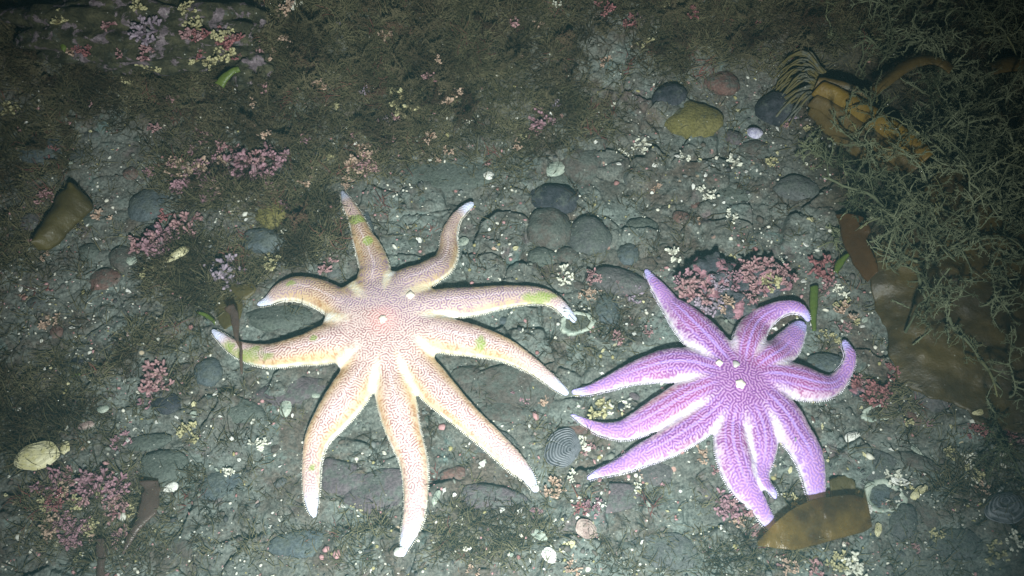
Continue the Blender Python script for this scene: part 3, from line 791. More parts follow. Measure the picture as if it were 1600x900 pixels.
hand = [
 (1083, 188, 47, 33, -8, .6, .45, M_olive, 'smooth olive yellow stone on teal silt near the top'),
 (1047, 150, 30, 18, 20, .8, .3, M_dark, 'dark purple stone touching the upper left of the olive yellow stone'),
 (1128, 130, 28, 20, 0, .6, .4, M_red, 'dull red stone above the olive yellow stone'),
 (1212, 172, 34, 28, 10, .8, .5, M_dark, 'dark maroon rock under the kelp holdfast'),
 (1246, 296, 40, 22, -5, .55, .4, M_grey, 'flat grey stone with dark upper edge left of the algae thicket'),
 (866, 315, 44, 24, -5, .7, .2, M_dark, 'dark blue stone like a mussel behind the round brown stone'),
 (858, 358, 38, 36, 0, .6, .2, M_brown, 'round brown grey stone with faint red patch'),
 (921, 371, 33, 35, 10, .6, .35, M_grey, 'grey stone with pitted face right of the round brown stone'),
 (981, 398, 18, 18, 0, .6, .1, M_blue, 'small round blue grey pebble right of the pitted stones'),
 (848, 402, 24, 15, 0, .6, .1, M_green, 'low grey green pebble below the round brown stone'),
 (887, 400, 19, 14, 0, .6, .2, M_brown, 'small brown pebble under the pitted grey stone'),
 (1003, 354, 24, 14, 0, .5, .3, M_green, 'low green grey stone between two small white coral bits'),
 (962, 440, 50, 24, -12, .7, .4, M_pinkh, 'long grey stone with pink crusted left end'),
 (951, 490, 20, 33, 5, .5, .1, M_blue, 'upright dark grey oval pebble left of the purple star'),
 (800, 608, 80, 42, 5, .20, .35, M_brown, 'large flat brown stone under the two arms reaching the purple star'),
 (1105, 448, 46, 46, 0, .95, .4, M_pinkc, 'big pink crusted boulder behind the purple star'),
 (1190, 432, 52, 32, -5, .75, .4, M_pinkc, 'second pink crusted boulder with dark hollow, right of the first'),
 (1150, 478, 30, 26, 0, .7, .5, M_pinkc, 'knobbly pink and grey lump between the purple star arms'),
 (541, 745, 42, 32, -25, .4, .8, M_purp, 'tilted purple grey slab with pale patch between two lower arms'),
 (592, 770, 60, 34, 28, .30, .9, M_purp, 'dull purple slab crossing under the lowest pale arm'),
 (455, 612, 62, 26, 5, .35, .8, M_purp, 'flat slab with reddish edge below the left pale arm'),
 (432, 500, 62, 24, -3, .55, .7, M_green, 'raised green grey slab wedged between the two left pale arms'),
 (325, 582, 22, 22, 0, .6, .1, M_blue, 'round blue grey pebble below the left pale arm tip'),
 (232, 692, 38, 15, 8, .5, .4, M_green, 'narrow green grey stone above a larger matching slab'),
 (250, 735, 46, 36, 15, .4, .7, M_green, 'large green grey slab left of the lower left pale arm'),
 (262, 632, 26, 18, -8, .7, .5, M_dark, 'dark stone beneath the pink branching coralline tuft'),
 (166, 437, 28, 19, 5, .5, .3, M_red, 'low reddish stone in green silt at left'),
 (190, 405, 20, 24, 15, .6, .3, M_brown, 'small brown stone above the low reddish stone'),
 (206, 273, 13, 11, 0, .8, .1, M_red, 'tiny round red brown pebble in green silt'),
 (230, 322, 34, 28, 60, .4, .3, M_blue, 'pale blue green stone half buried in silt at left'),
 (412, 376, 36, 24, -5, .55, .4, M_blue, 'blue grey stone in brown algae above the upper left pale arm'),
 (425, 335, 30, 26, 10, .5, .5, M_olive, 'olive brown stone in dark algae above the blue grey stone'),
 (1250, 377, 20, 11, 0, .5, .2, M_red, 'small flat rusty pebble above the red branching tuft'),
 (907, 674, 24, 24, -15, .35, .7, M_red, 'brick red stone touching the dark ribbed clam shell'),
 (708, 742, 22, 13, 5, .5, .4, M_red, 'small reddish stone between two lower pale arms'),
 (775, 780, 62, 24, -8, .4, .5, M_purp, 'long grey purple stone under the lower right pale arm tip'),
 (945, 778, 68, 26, 4, .35, .6, M_purp, 'broad purple grey slab below the lower left purple arm'),
 (1368, 612, 42, 24, -12, .5, .6, M_pinkc, 'pink crusted flat stone right of the purple star'),
 (1462, 615, 34, 34, 15, .5, .5, M_pinkh, 'brown stone with pink streak under the kelp blade edge'),
 (1448, 797, 17, 25, 10, .5, .1, M_brown, 'upright brown oval pebble right of the round silted shell ring'),
 (1412, 815, 22, 32, -25, .45, .2, M_grey, 'long grey pebble below the round silted shell ring'),
 (1290, 568, 36, 17, 4, .5, .5, M_blue, 'flat blue grey stone between two right purple arms'),
 (562, 350, 22, 40, 20, .45, .7, M_blue, 'blue grey slab behind the top arm of the pale star'),
 (772, 690, 42, 22, -10, .4, .5, M_grey, 'grey stone beside the dark cleft between the stars'),
 (790, 645, 50, 18, -4, .5, .5, M_brown, 'brown ledge of stone below the large flat brown stone'),
 (905, 250, 40, 34, -20, .5, .4, M_brown, 'rounded brown stone above the white scalloped shell'),
 (860, 275, 30, 16, 0, .3, .4, M_green, 'low silted stone under the white scalloped shell'),
 (690, 265, 100, 40, 4, .14, .6, M_green, 'wide silt covered slab above the curved pale arm'),
 (1280, 610, 10, 8, 0, .6, .2, M_grey, 'tiny grey pebble below the right purple arm'),
 (1350, 725, 52, 28, 0, .2, .5, M_grey, 'low silted stone under the white curled shell'),
 (1430, 720, 40, 12, -18, .5, .6, M_brown, 'narrow brown stone with dark upper edge at lower right'),
 (1535, 690, 40, 24, 10, .4, .5, M_green, 'green grey stone among pale coral bits at lower right'),
 (1500, 850, 48, 26, 5, .35, .4, M_grey, 'broad grey stone near the bottom right'),
 (1025, 740, 30, 20, 0, .4, .4, M_pinkh, 'small grey stone with pink flecks under purple arm'),
 (345, 765, 40, 28, 10, .35, .5, M_blue, 'blue grey silted stone left of lower left pale arm'),
 (375, 640, 42, 22, -12, .35, .6, M_green, 'olive grey slab with pale flecks left of the pale star'),
 (300, 845, 40, 24, 5, .35, .4, M_brown, 'low brown stone near the bottom left'),
 (470, 850, 50, 22, 0, .3, .5, M_blue, 'silted blue grey stone below the lower left pale arm tip'),
 (1040, 860, 60, 30, 0, .18, .4, M_grey, 'wide smooth silted stone at the bottom right of centre'),
 (880, 855, 34, 24, 10, .35, .6, M_purp, 'grey stone wedge beside the yellow shell scrap at bottom'),
 (70, 235, 38, 26, 0, .4, .3, M_blue, 'pale blue green silted stone at far left'),
 (1180, 230, 24, 14, 0, .5, .4, M_brown, 'small brown stone below the olive yellow stone'),
 (1150, 300, 30, 18, 0, .3, .4, M_green, 'low silted stone under the white Y shaped coral bit'),
 (730, 590, 26, 20, 0, .4, .4, M_brown, 'brown rounded stone in the angle of two pale arms'),
]
for h in hand:
    (px, py, rx, ry, rot, hf, ang, m, lab) = h
    USED.add(lab); stone(px, py, rx, ry, rot, hf, ang, m, lab)

# which picture points are covered by a star
SEG = [(p[0], p[1], p[2]) for arms, c in ((PALE, (600, 500)), (PURP, (1157, 600))) for a in arms for p in cr(np.array([(*c, 40)] + a, float), 30)]
SEG = np.array(SEG)
def on_star(px, py, m=6): return bool((np.hypot(SEG[:, 0] - px, SEG[:, 1] - py) < SEG[:, 2] + m).any())
def tf_px(px, py):
    p = plane(px, py); return float(turf(np.array([p[0]]), np.array([p[1]]))[0])

# filler pebbles, half buried
k = 0; tries = 0
taken = [(h[0], h[1], max(h[2], h[3])) for h in hand]
while k < 75 and tries < 4000:
    tries += 1
    px = random.uniform(10, 1590); py = random.uniform(180, 895)
    r = random.choice([6, 7, 8, 9, 11, 13, 16, 20])
    if on_star(px, py, r) or tf_px(px, py) > .4 or (px > 1330 and py < 650): continue
    if any(math.hypot(px - a, py - b) < c * .8 + r for a, b, c in taken): continue
    taken.append((px, py, r))
    mi = random.choice([0, 0, 1, 2, 2, 3, 3, 4, 5, 6])
    m = [M_grey, M_blue, M_brown, M_green, M_purp, M_red, M_dark][mi]
    nm = ['grey', 'blue grey', 'brown', 'green grey', 'purple grey', 'reddish', 'dark'][mi]
    sz = 'tiny' if r < 8 else ('small' if r < 12 else 'rounded')
    stone(px, py, r, r * random.uniform(.55, .85), random.uniform(-60, 60), random.uniform(.4, .65), random.uniform(.1, .7), m,
          where(px, py, f'{sz} {nm} pebble'), 'pebble', 'pebble', 'pebbles half buried in the silt', sub=3)
    k += 1

# the dim rock at the top left
stone(235, 70, 215, 62, -6, .9, .6, M_rock, 'large dim rock crusted pink and yellow in the top left', 'rock', 'rock', sub=5, sink=.3)
stone(395, 112, 40, 34, 10, .8, .5, M_rock, 'smaller crusted rock at the right end of the top left rock', 'rock', 'rock', sub=4, sink=.3)

# ------------------------------------------------------------------ coralline tufts
def tuft_mesh(size, n, levels, fat, spread, seed, flat=.75):
    rg = np.random.default_rng(seed)
    P = []; Rr = []; T0 = []
    def grow(p, d, ln, lv):
        q = [p]; dd = d.copy()
        for s_ in range(4):
            dd = dd + rg.normal(size=3) * .22; dd /= np.linalg.norm(dd); q.append(q[-1] + dd * ln / 4)
        P.append(q)
        last = lv == levels
        r = fat * size * (.85 if lv == 0 else 1)
        Rr.append([r * .8, r * 1.02, r * .9, r * 1.15, r * (.5 if last else .9)])
        T0.append(lv / (levels + 1))
        if not last:
            for b in range(rg.integers(2, 4)):
                nd = dd + rg.normal(size=3) * spread; nd[2] = abs(nd[2]) * .6 + .15; nd /= np.linalg.norm(nd)
                grow(q[-1] - dd * ln * .05, nd, ln * rg.uniform(.65, .95), lv + 1)
    for k in range(n):
        a = rg.uniform(0, 2 * np.pi); rr = size * .25 * rg.uniform(0, 1)
        d = np.array([math.cos(a), math.sin(a), rg.uniform(.35, 1.1) * flat]); d /= np.linalg.norm(d)
        grow(np.array([rr * math.cos(a), rr * math.sin(a), -size * .05]), d, size * .36 * rg.uniform(.7, 1.2), 0)
    P = np.array(P); Rr = np.array(Rr)
    # round off the ends
    e = P[:, -1] - P[:, -2]; e /= np.linalg.norm(e, axis=1, keepdims=True) + 1e-9
    P = np.concatenate([P, (P[:, -1] + e * Rr[:, -1:] * .8)[:, None]], 1); Rr = np.concatenate([Rr, Rr[:, -1:] * .06], 1)
    V, Q, tid, t = tubes(P, Rr, 6, seed)
    me = mesh_np('tuft', V, Q)
    setval(me, (np.array(T0)[tid] + t / (levels + 1)), 'tip')
    return me
bpy.context.view_layer.update(); DG = bpy.context.evaluated_depsgraph_get()
def surf(px, py):
    d = rays(px, py); d = d / np.linalg.norm(d)
    ok, loc, *_ = SC.ray_cast(DG, Vector(CAM), Vector(d)); return loc if ok else None
TP = dict(pink=mat_tuft('pink_coralline', (.12, .050, .062), (.32, .18, .21)),
          rose=mat_tuft('rose_coralline', (.17, .070, .080), (.36, .21, .21)),
          yellow=mat_tuft('yellow_coralline', (.16, .135, .06), (.42, .39, .21)),
          white=mat_tuft('bleached_coralline', (.34, .33, .26), (.72, .72, .60)),
          tan=mat_tuft('tan_coralline', (.20, .12, .075), (.45, .32, .24)),
          lilac=mat_tuft('lilac_coralline', (.14, .10, .13), (.30, .24, .29)),
          red=mat_tuft('red_coralline', (.13, .036, .040), (.27, .11, .11)))
NAMES = dict(pink='pink branching', rose='rosy pink branching', yellow='yellowish branching', white='bleached white branching', tan='tan branching', lilac='lilac branching', red='red branching')
def tuft(px, py, rpx, col, n=7, levels=2, fat=.055, spread=.75, dz=0.0, lab=None, group=None, on=False):
    s = pxscale(px, py); size = rpx * s * 1.42
    me = tuft_mesh(size, n, levels, fat, spread, int(px * 31 + py * 17) % 99991)
    o = link('coralline_tuft', me, TP[col]); p = pos(px, py, dz)
    o.location = (p[0], p[1], float(H(p[0], p[1])) + dz - .001)
    if on:
        q = surf(px, py)
        if q is not None: o.location = (q[0], q[1], q[2] - .001)
    sz = 'small ' if rpx < 12 else ('large ' if rpx > 26 else '')
    return tag(o, lab or where(px, py, sz + NAMES[col] + ' coralline tuft'), 'coralline alga', group)

tl = [
 (385, 268, 30, 'pink', 12), (345, 275, 24, 'pink', 9), (425, 262, 22, 'pink', 9), (300, 262, 24, 'tan', 8), (320, 215, 13, 'rose', 6), (365, 240, 16, 'rose', 6),
 (275, 272, 16, 'tan', 6), (415, 215, 14, 'tan', 6), (455, 205, 12, 'yellow', 5), (330, 300, 16, 'pink', 6), (295, 352, 20, 'rose', 9), (250, 382, 26, 'pink', 12),
 (232, 385, 20, 'rose', 9), (262, 400, 18, 'pink', 7), (355, 430, 26, 'lilac', 12), (428, 412, 14, 'yellow', 6), (420, 400, 9, 'yellow', 4), (425, 345, 10, 'tan', 4),
 (250, 340, 14, 'red', 5), (560, 268, 22, 'tan', 9), (585, 262, 16, 'rose', 7), (545, 290, 12, 'tan', 6), (610, 225, 9, 'rose', 4), (515, 418, 15, 'rose', 6), (240, 432, 12, 'yellow', 6),
 (635, 172, 22, 'yellow', 8), (615, 140, 10, 'yellow', 5), (700, 155, 20, 'tan', 7), (720, 165, 14, 'rose', 6), (848, 195, 22, 'pink', 8), (835, 203, 10, 'rose', 5),
 (970, 115, 15, 'rose', 3), (945, 105, 12, 'tan', 3), (980, 40, 17, 'red', 6), (940, 28, 14, 'red', 5), (1050, 8, 14, 'yellow', 5), (660, 85, 6, 'red', 3), (675, 55, 8, 'white', 3),
 (20, 170, 13, 'yellow', 6), (155, 110, 9, 'tan', 4), (150, 20, 18, 'yellow', 6), (130, 80, 14, 'red', 6), (230, 50, 22, 'lilac', 9), (250, 15, 20, 'lilac', 9), (305, 40, 14, 'yellow', 6),
 (300, 60, 16, 'rose', 7), (345, 55, 17, 'yellow', 8), (400, 25, 20, 'yellow', 8), (430, 35, 18, 'tan', 7), (345, 85, 18, 'yellow', 8), (355, 62, 18, 'red', 7), (465, 8, 15, 'white', 6),
 (405, 75, 12, 'rose', 5), (410, 105, 14, 'lilac', 6), (400, 130, 14, 'tan', 7), (210, 125, 16, 'yellow', 6), (145, 160, 10, 'rose', 4), (220, 10, 9, 'rose', 4), (60, 40, 9, 'tan', 4),
 (395, 165, 9, 'tan', 3), (115, 165, 8, 'rose', 3), (75, 312, 14, 'rose', 5), (52, 375, 12, 'yellow', 5), (122, 350, 10, 'yellow', 5), (165, 335, 18, 'tan', 5), (72, 402, 10, 'tan', 5),
 (80, 505, 14, 'tan', 6), (40, 460, 9, 'tan', 4), (240, 590, 24, 'rose', 7), (245, 605, 20, 'rose', 6), (232, 625, 14, 'pink', 5),
 (85, 755, 20, 'pink', 9), (95, 780, 18, 'red', 8), (110, 745, 14, 'rose', 7), (150, 765, 24, 'pink', 11), (180, 765, 20, 'pink', 9), (180, 795, 20, 'rose', 8), (200, 800, 14, 'yellow', 7),
 (125, 830, 20, 'pink', 9), (140, 820, 14, 'yellow', 8), (165, 770, 12, 'yellow', 5), (115, 845, 12, 'rose', 5), (125, 870, 9, 'yellow', 4), (165, 895, 12, 'rose', 5), (90, 760, 12, 'yellow', 6),
 (295, 678, 16, 'yellow', 7), (235, 828, 9, 'yellow', 4), (355, 740, 12, 'white', 5), (190, 690, 14, 'pink', 5),
 (880, 430, 15, 'white', 7), (1000, 228, 13, 'white', 4), (975, 240, 9, 'white', 4), (1152, 250, 15, 'white', 5), (1205, 250, 12, 'yellow', 5), (1140, 345, 12, 'white', 5), (1100, 308, 13, 'white', 7),
 (1003, 345, 8, 'white', 4), (1070, 250, 10, 'white', 4), (1055, 400, 13, 'white', 5), (1028, 295, 9, 'tan', 4), (1130, 250, 8, 'white', 3), (962, 165, 8, 'white', 4), (938, 200, 7, 'white', 4),
 (928, 432, 13, 'rose', 10), (930, 455, 12, 'tan', 6), (985, 460, 18, 'lilac', 7), (915, 460, 12, 'tan', 5), (1010, 520, 9, 'rose', 4), (960, 530, 12, 'rose', 5), (900, 500, 10, 'white', 5),
 (1090, 460, 24, 'rose', 14), (1075, 440, 18, 'pink', 11), (1110, 475, 20, 'lilac', 11), (1125, 440, 14, 'lilac', 8), (1130, 475, 14, 'tan', 8), (1080, 475, 16, 'pink', 10),
 (1170, 430, 20, 'rose', 9), (1190, 448, 16, 'rose', 8), (1195, 420, 20, 'rose', 9), (1205, 440, 14, 'yellow', 7), (1230, 430, 18, 'rose', 8), (1138, 405, 12, 'yellow', 6), (1145, 440, 16, 'pink', 8), (1215, 410, 12, 'white', 6),
 (1290, 425, 22, 'red', 7), (1295, 435, 18, 'rose', 6), (1310, 460, 12, 'white', 6), (1312, 475, 12, 'yellow', 6), (1288, 455, 9, 'rose', 4), (1320, 490, 16, 'tan', 6), (1335, 500, 10, 'yellow', 5),
 (1300, 530, 11, 'yellow', 6), (1285, 522, 8, 'yellow', 5), (1318, 510, 12, 'rose', 5), (1350, 605, 18, 'red', 9), (1370, 615, 20, 'red', 9), (1390, 585, 16, 'red', 8), (1340, 595, 12, 'rose', 6), (1380, 630, 10, 'rose', 6),
 (1465, 620, 16, 'pink', 8), (1458, 600, 10, 'yellow', 6), (1410, 660, 12, 'yellow', 6), (1450, 660, 9, 'pink', 4), (1520, 680, 16, 'red', 7), (1575, 670, 18, 'red', 7), (1580, 690, 14, 'rose', 6), (1560, 700, 10, 'yellow', 5),
 (1510, 725, 13, 'white', 7), (1520, 755, 16, 'white', 8), (1520, 740, 14, 'yellow', 7), (1530, 770, 12, 'tan', 6), (1485, 710, 12, 'yellow', 6), (1555, 865, 16, 'yellow', 7), (1575, 850, 14, 'white', 5), (1595, 850, 11, 'yellow', 6),
 (1460, 840, 13, 'yellow', 6), (1430, 860, 10, 'rose', 4), (1395, 745, 14, 'white', 5), (1415, 755, 10, 'yellow', 5), (1330, 890, 20, 'white', 8), (1310, 880, 16, 'yellow', 7), (1270, 895, 16, 'rose', 7), (1232, 885, 14, 'tan', 6),
 (1220, 880, 10, 'rose', 5), (1140, 795, 22, 'pink', 11), (1160, 790, 18, 'rose', 9), (1128, 790, 12, 'pink', 6), (1150, 815, 14, 'tan', 7), (1175, 830, 10, 'rose', 7), (1235, 780, 11, 'yellow', 7),
 (905, 800, 14, 'red', 6), (925, 800, 14, 'pink', 6), (840, 805, 13, 'pink', 6), (865, 765, 16, 'tan', 9), (1000, 760, 12, 'white', 6), (990, 775, 14, 'yellow', 6), (1005, 740, 10, 'tan', 5), (935, 640, 16, 'yellow', 9),
 (950, 638, 11, 'white', 6), (975, 635, 9, 'white', 4), (912, 695, 12, 'white', 8), (920, 705, 9, 'rose', 6), (895, 745, 11, 'white', 6), (845, 628, 10, 'tan', 6), (810, 622, 12, 'pink', 6),
 (890, 885, 14, 'tan', 5), (740, 895, 12, 'tan', 5), (560, 790, 9, 'yellow', 4), (405, 695, 13, 'white', 6), (1095, 712, 12, 'tan', 6), (1120, 730, 10, 'rose', 5), (1090, 345, 9, 'tan', 4),
 (1240, 135, 12, 'yellow', 5), (1235, 180, 12, 'lilac', 5), (1222, 196, 10, 'rose', 5), (1265, 205, 9, 'yellow', 4), (1290, 250, 8, 'tan', 4), (1175, 40, 9, 'red', 3), (1105, 50, 9, 'red', 3), (1180, 15, 8, 'tan', 4),
 (840, 40, 10, 'tan', 4), (810, 45, 7, 'red', 3), (870, 10, 8, 'white', 3), (735, 185, 8, 'white', 3), (590, 185, 12, 'pink', 5), (555, 215, 10, 'rose', 4), (480, 290, 12, 'tan', 5), (445, 365, 10, 'white', 5),
]
for (px, py, r, c, n) in tl:
    dz = 0.0
    for (bx, by, br, top) in ((1105, 448, 40, .028), (1190, 432, 40, .020), (1150, 478, 24, .014), (235, 70, 170, .03), (1368, 612, 36, .008), (250, 735, 30, .0), (962, 440, 34, .012)):
        q = ((px - bx) / br) ** 2 + ((py - by) / (br * .7 if br < 100 else 48)) ** 2
        if q < 1.15: dz = 1
    tuft(px, py, r, c, n + 2, on=dz > 0, fat=.085 if c in ('white', 'yellow') else .070, spread=.95)

for (bx, by, rx, ry, n_, cols) in ((350, 268, 120, 38, 26, ['pink', 'rose', 'pink', 'tan']), (145, 790, 85, 55, 20, ['pink', 'rose', 'pink', 'yellow', 'tan']),
                                  (560, 262, 45, 25, 6, ['tan', 'rose']), (1155, 445, 100, 40, 2, ['rose', 'pink', 'lilac', 'yellow']), (255, 385, 50, 22, 6, ['rose', 'pink']), (250, 60, 190, 55, 15, ['lilac', 'yellow', 'tan', 'rose', 'yellow', 'red']), (420, 60, 60, 50, 8, ['yellow', 'rose', 'tan'])):
    for q in range(n_):
        a_, r_ = random.uniform(0, 6.28), math.sqrt(random.random())
        tx, ty = bx + rx * r_ * math.cos(a_), by + ry * r_ * math.sin(a_)
        if on_star(tx, ty, 9): continue
        tuft(tx, ty, random.uniform(8, 17), random.choice(cols), random.randint(6, 9), on=bx in (1155, 250), dz=.002, fat=.075, spread=.95)
nx = 0
while nx < 30:
    px, py = random.uniform(40, 1260), random.uniform(10, 330)
    if tf_px(px, py) < .45 or on_star(px, py, 10): continue
    tuft(px, py, random.uniform(5, 13), random.choice(['tan', 'rose', 'red', 'pink', 'yellow', 'tan', 'lilac']), random.randint(4, 7), dz=.006, fat=.075, spread=.95, group='small coralline tufts in the algae felt'); nx += 1

# ------------------------------------------------------------------ shells
W_ = mat_shell('white_shell', (.74, .73, .66), (.82, .82, .76), .15)
WY = mat_shell('yellowed_shell', (.50, .46, .22), (.66, .62, .40), .6)
WD = mat_shell('dark_shell', (.030, .033, .04), (.10, .105, .115), .1)
WG = mat_shell('greenish_shell', (.24, .29, .24), (.42, .46, .38), .65)
WP = mat_shell('pinkish_shell', (.28, .19, .17), (.42, .33, .29), .5)

def valve(name, px, py, rx, ry, rot, mat, label, ribs=9, ribdepth=.02, dome=.45, flip=False, cat='shell', tilt=(0, 0), dz=.002, group=None):
    """one half of a clam shell with growth rings; umbo at one end"""
    s = pxscale(px, py); nu, nv = 64, 48
    u = np.linspace(0.02, 1, nu)[:, None]; a = np.linspace(0, 2 * np.pi, nv)[None, :]
    rg = np.random.default_rng(int(px + py))
    rim = 1 + .04 * np.cos(3 * a + rg.uniform(0, 6)) + .03 * np.cos(5 * a + 1)
    off = .55 * (1 - u)
    x = (u * rim * np.cos(a) - off) ; y = u * rim * np.sin(a) * (1 - .08 * np.cos(a))
    z = dome * (1 - (u) ** 2.2) + ribdepth * np.cos(u * ribs * 2 * np.pi) * u + 0 * a
    if flip: z = -z + dome
    G = np.stack([x * rx * s, y * ry * s, z * min(rx, ry) * s], -1)
    V, Q = sheet(G, .0007)
    V += rg.normal(size=V.shape) * .00012
    me = mesh_np(name, V, Q); rb = np.cos(u * ribs * 2 * np.pi) + 0 * a; setval(me, np.r_[rb.ravel(), rb.ravel()] * .5 + .5, 'rib'); o = link(name, me, mat)
    p = pos(px, py); o.location = (p[0], p[1], float(H(p[0], p[1])) + dz); o.rotation_euler = (R(tilt[0]), R(tilt[1]), R(rot))
    USED.add(label)
    return tag(o, label, cat, group)

valve('clam_shell', 878, 702, 26, 33, 150, WD, 'dark ribbed clam shell with concentric ridges between the two stars', 9, .05, .5, dz=.004)
valve('clam_shell', 65, 716, 33, 22, 10, WY, 'cream yellow round clam shell with dark cracks at far left', 4, .015, .35, dz=.006)
valve('clam_shell', 285, 410, 20, 13, 215, WY, 'bright yellow crescent shell valve standing in dark gap at left', 4, .02, .7, tilt=(35, 0), dz=.004)
valve('scallop_shell', 868, 268, 21, 13, 20, WG, 'greenish white scalloped shell below the top centre algae', 3, .02, .35, dz=.004)
valve('clam_shell', 1337, 684, 17, 11, 15, W_, 'bright white curled shell right of the purple star', 3, .02, .8, dz=.003)
valve('limpet_shell', 1560, 800, 24, 34, -75, WD, 'dark oval shell with pale centre near the lower right edge', 5, .03, .4, dz=.001)
valve('clam_shell', 915, 830, 14, 19, 70, WP, 'thin brownish pink shell standing below the red tuft', 5, .02, .4, tilt=(20, 0), dz=.002)
valve('mussel_shell', 885, 856, 6, 14, 120, WY, 'yellow leaf shaped shell scrap near the bottom middle', 2, .01, .4)
valve('clam_shell', 858, 870, 10, 13, 40, W_, 'white curved shell lying at the bottom middle', 2, .02, .6)
valve('clam_shell', 842, 838, 7, 15, 60, WG, 'pale green shell scrap above the white curved shell', 2, .02, .3)
valve('clam_shell', 268, 762, 8, 13, 100, W_, 'white bone shaped shell piece left of the green grey slab', 2, .02, .5)
valve('mussel_shell', 165, 642, 9, 6, 10, WG, 'small yellowish cup shell in green silt at left', 2, .02, .6)
valve('clam_shell', 140, 668, 12, 6, 15, WP, 'dull pink shell fragment right of the small cup shell', 2, .02, .4)
valve('clam_shell', 207, 410, 9, 8, 0, WG, 'pale round shell left of the bright yellow crescent shell', 2, .02, .4)
valve('clam_shell', 763, 277, 8, 8, 30, W_, 'small white pointed shell in silt above the curved pale arm', 2, .02, .4)
valve('clam_shell', 724, 378, 9, 7, 30, WG, 'small greenish shell right of the curved pale arm', 2, .02, .3)
valve('limpet_shell', 1178, 212, 12, 11, 0, mat_shell('bluish_shell', (.30, .28, .42), (.62, .60, .72), .2), 'shiny bluish white limpet below the dark maroon rock', 3, .02, .7, dz=.004)
valve('razor_shell', 1525, 650, 5, 17, 100, WY, 'thin yellow sliver of shell under the kelp blade', 2, .02, .35)
valve('razor_shell', 1428, 700, 4, 20, 40, WG, 'thin pale sliver of shell right of the white curled shell', 2, .02, .35)
valve('clam_shell', 1435, 770, 7, 18, 125, WY, 'long yellowish shell scrap right of the round silted shell ring', 2, .02, .5)
valve('clam_shell', 1405, 752, 6, 15, 80, W_, 'long white shell scrap above right of the round silted ring', 2, .02, .4)
valve('mussel_shell', 1371, 828, 5, 11, -20, WY, 'small pale yellow shell at the tip of the golden kelp fragment', 2, .02, .5)
valve('mussel_shell', 1357, 796, 5, 7, 0, W_, 'tiny bright white shell at the corner of the golden kelp fragment', 2, .02, .5)
valve('mussel_shell', 683, 782, 5, 12, -20, WG, 'narrow pale shell right of the lowest pale arm', 2, .02, .4)
valve('mussel_shell', 493, 618, 8, 5, -20, WG, 'small pale shell beside the lower left pale arm base', 2, .02, .4)
valve('clam_shell', 448, 640, 9, 14, 0, WG, 'thin greenish shell trace on the flat slab', 2, .02, .25)
valve('clam_shell', 105, 703, 7, 12, 10, WY, 'narrow yellow shell beside the cream clam shell', 2, .02, .5)
valve('clam_shell', 628, 867, 9, 7, 10, W_, 'small white shell at the very tip of the lowest pale arm', 2, .02, .7, dz=.004)
valve('clam_shell', 835, 762, 5, 9, 40, W_, 'small white shell at the tip of the lower right pale arm', 2, .02, .7, dz=.003)

def ring_shell(px, py, rx, ry, rot, mrim, label, fillc, tilt=0, sinkz=0):
    """upturned shell: a thin rim standing out of the silt that fills it"""
    s = pxscale(px, py); p = pos(px, py)
    root = empty('upturned_shell', (p[0], p[1], float(H(p[0], p[1])) + .0008 - sinkz)); root.rotation_euler = (R(tilt), 0, R(rot)); USED.add(label)
    tag(root, label, 'shell')
    nv = 64; a = np.linspace(0, 2 * np.pi, nv); rg = np.random.default_rng(int(px))
    rim = 1 + .05 * np.cos(3 * a + 1) + .03 * np.cos(7 * a + 2) + .022 * rg.normal(size=nv); rim[-1] = rim[0]
    P = []
    for (k, z) in ((.66, -.02), (.82, .07), (.97, .12), (1.06, .06), (1.12, -.14)):
        P.append(np.stack([rim * k * rx * s * np.cos(a), rim * k * ry * s * np.sin(a), np.full(nv, z * min(rx, ry) * s * 1.1)], -1))
    V, Q = sheet(np.array(P), .0006); link('rim', mesh_np('rim', V, Q), mrim, root)
    G = []
    for k in np.linspace(.02, .76, 16):
        x = rim * k * rx * s * np.cos(a); y = rim * k * ry * s * np.sin(a)
        G.append(np.stack([x, y, .0004 + .0008 * fbm(x + px, y, .008, 3, 4) - .0006 * (1 - k)], -1))
    V, Q = sheet(np.array(G), .0012); link('silt_fill', mesh_np('silt_fill', V, Q), fillc, root)
FILL = mat_stone('silt_fill', (.075, .082, .060), (.10, .105, .085), .3)
ring_shell(901, 509, 26, 18, 15, WG, 'upturned oval shell with pale worn rim at the rightmost pale arm tip', FILL, -4)
ring_shell(1382, 776, 31, 25, 0, WG, 'round upturned shell ring full of silt right of the kelp fragment', M_blue, 3, .0005)
ring_shell(1370, 650, 28, 12, 8, WG, 'thin edged half buried shell below the pink flat stone', FILL, 9, .0018)

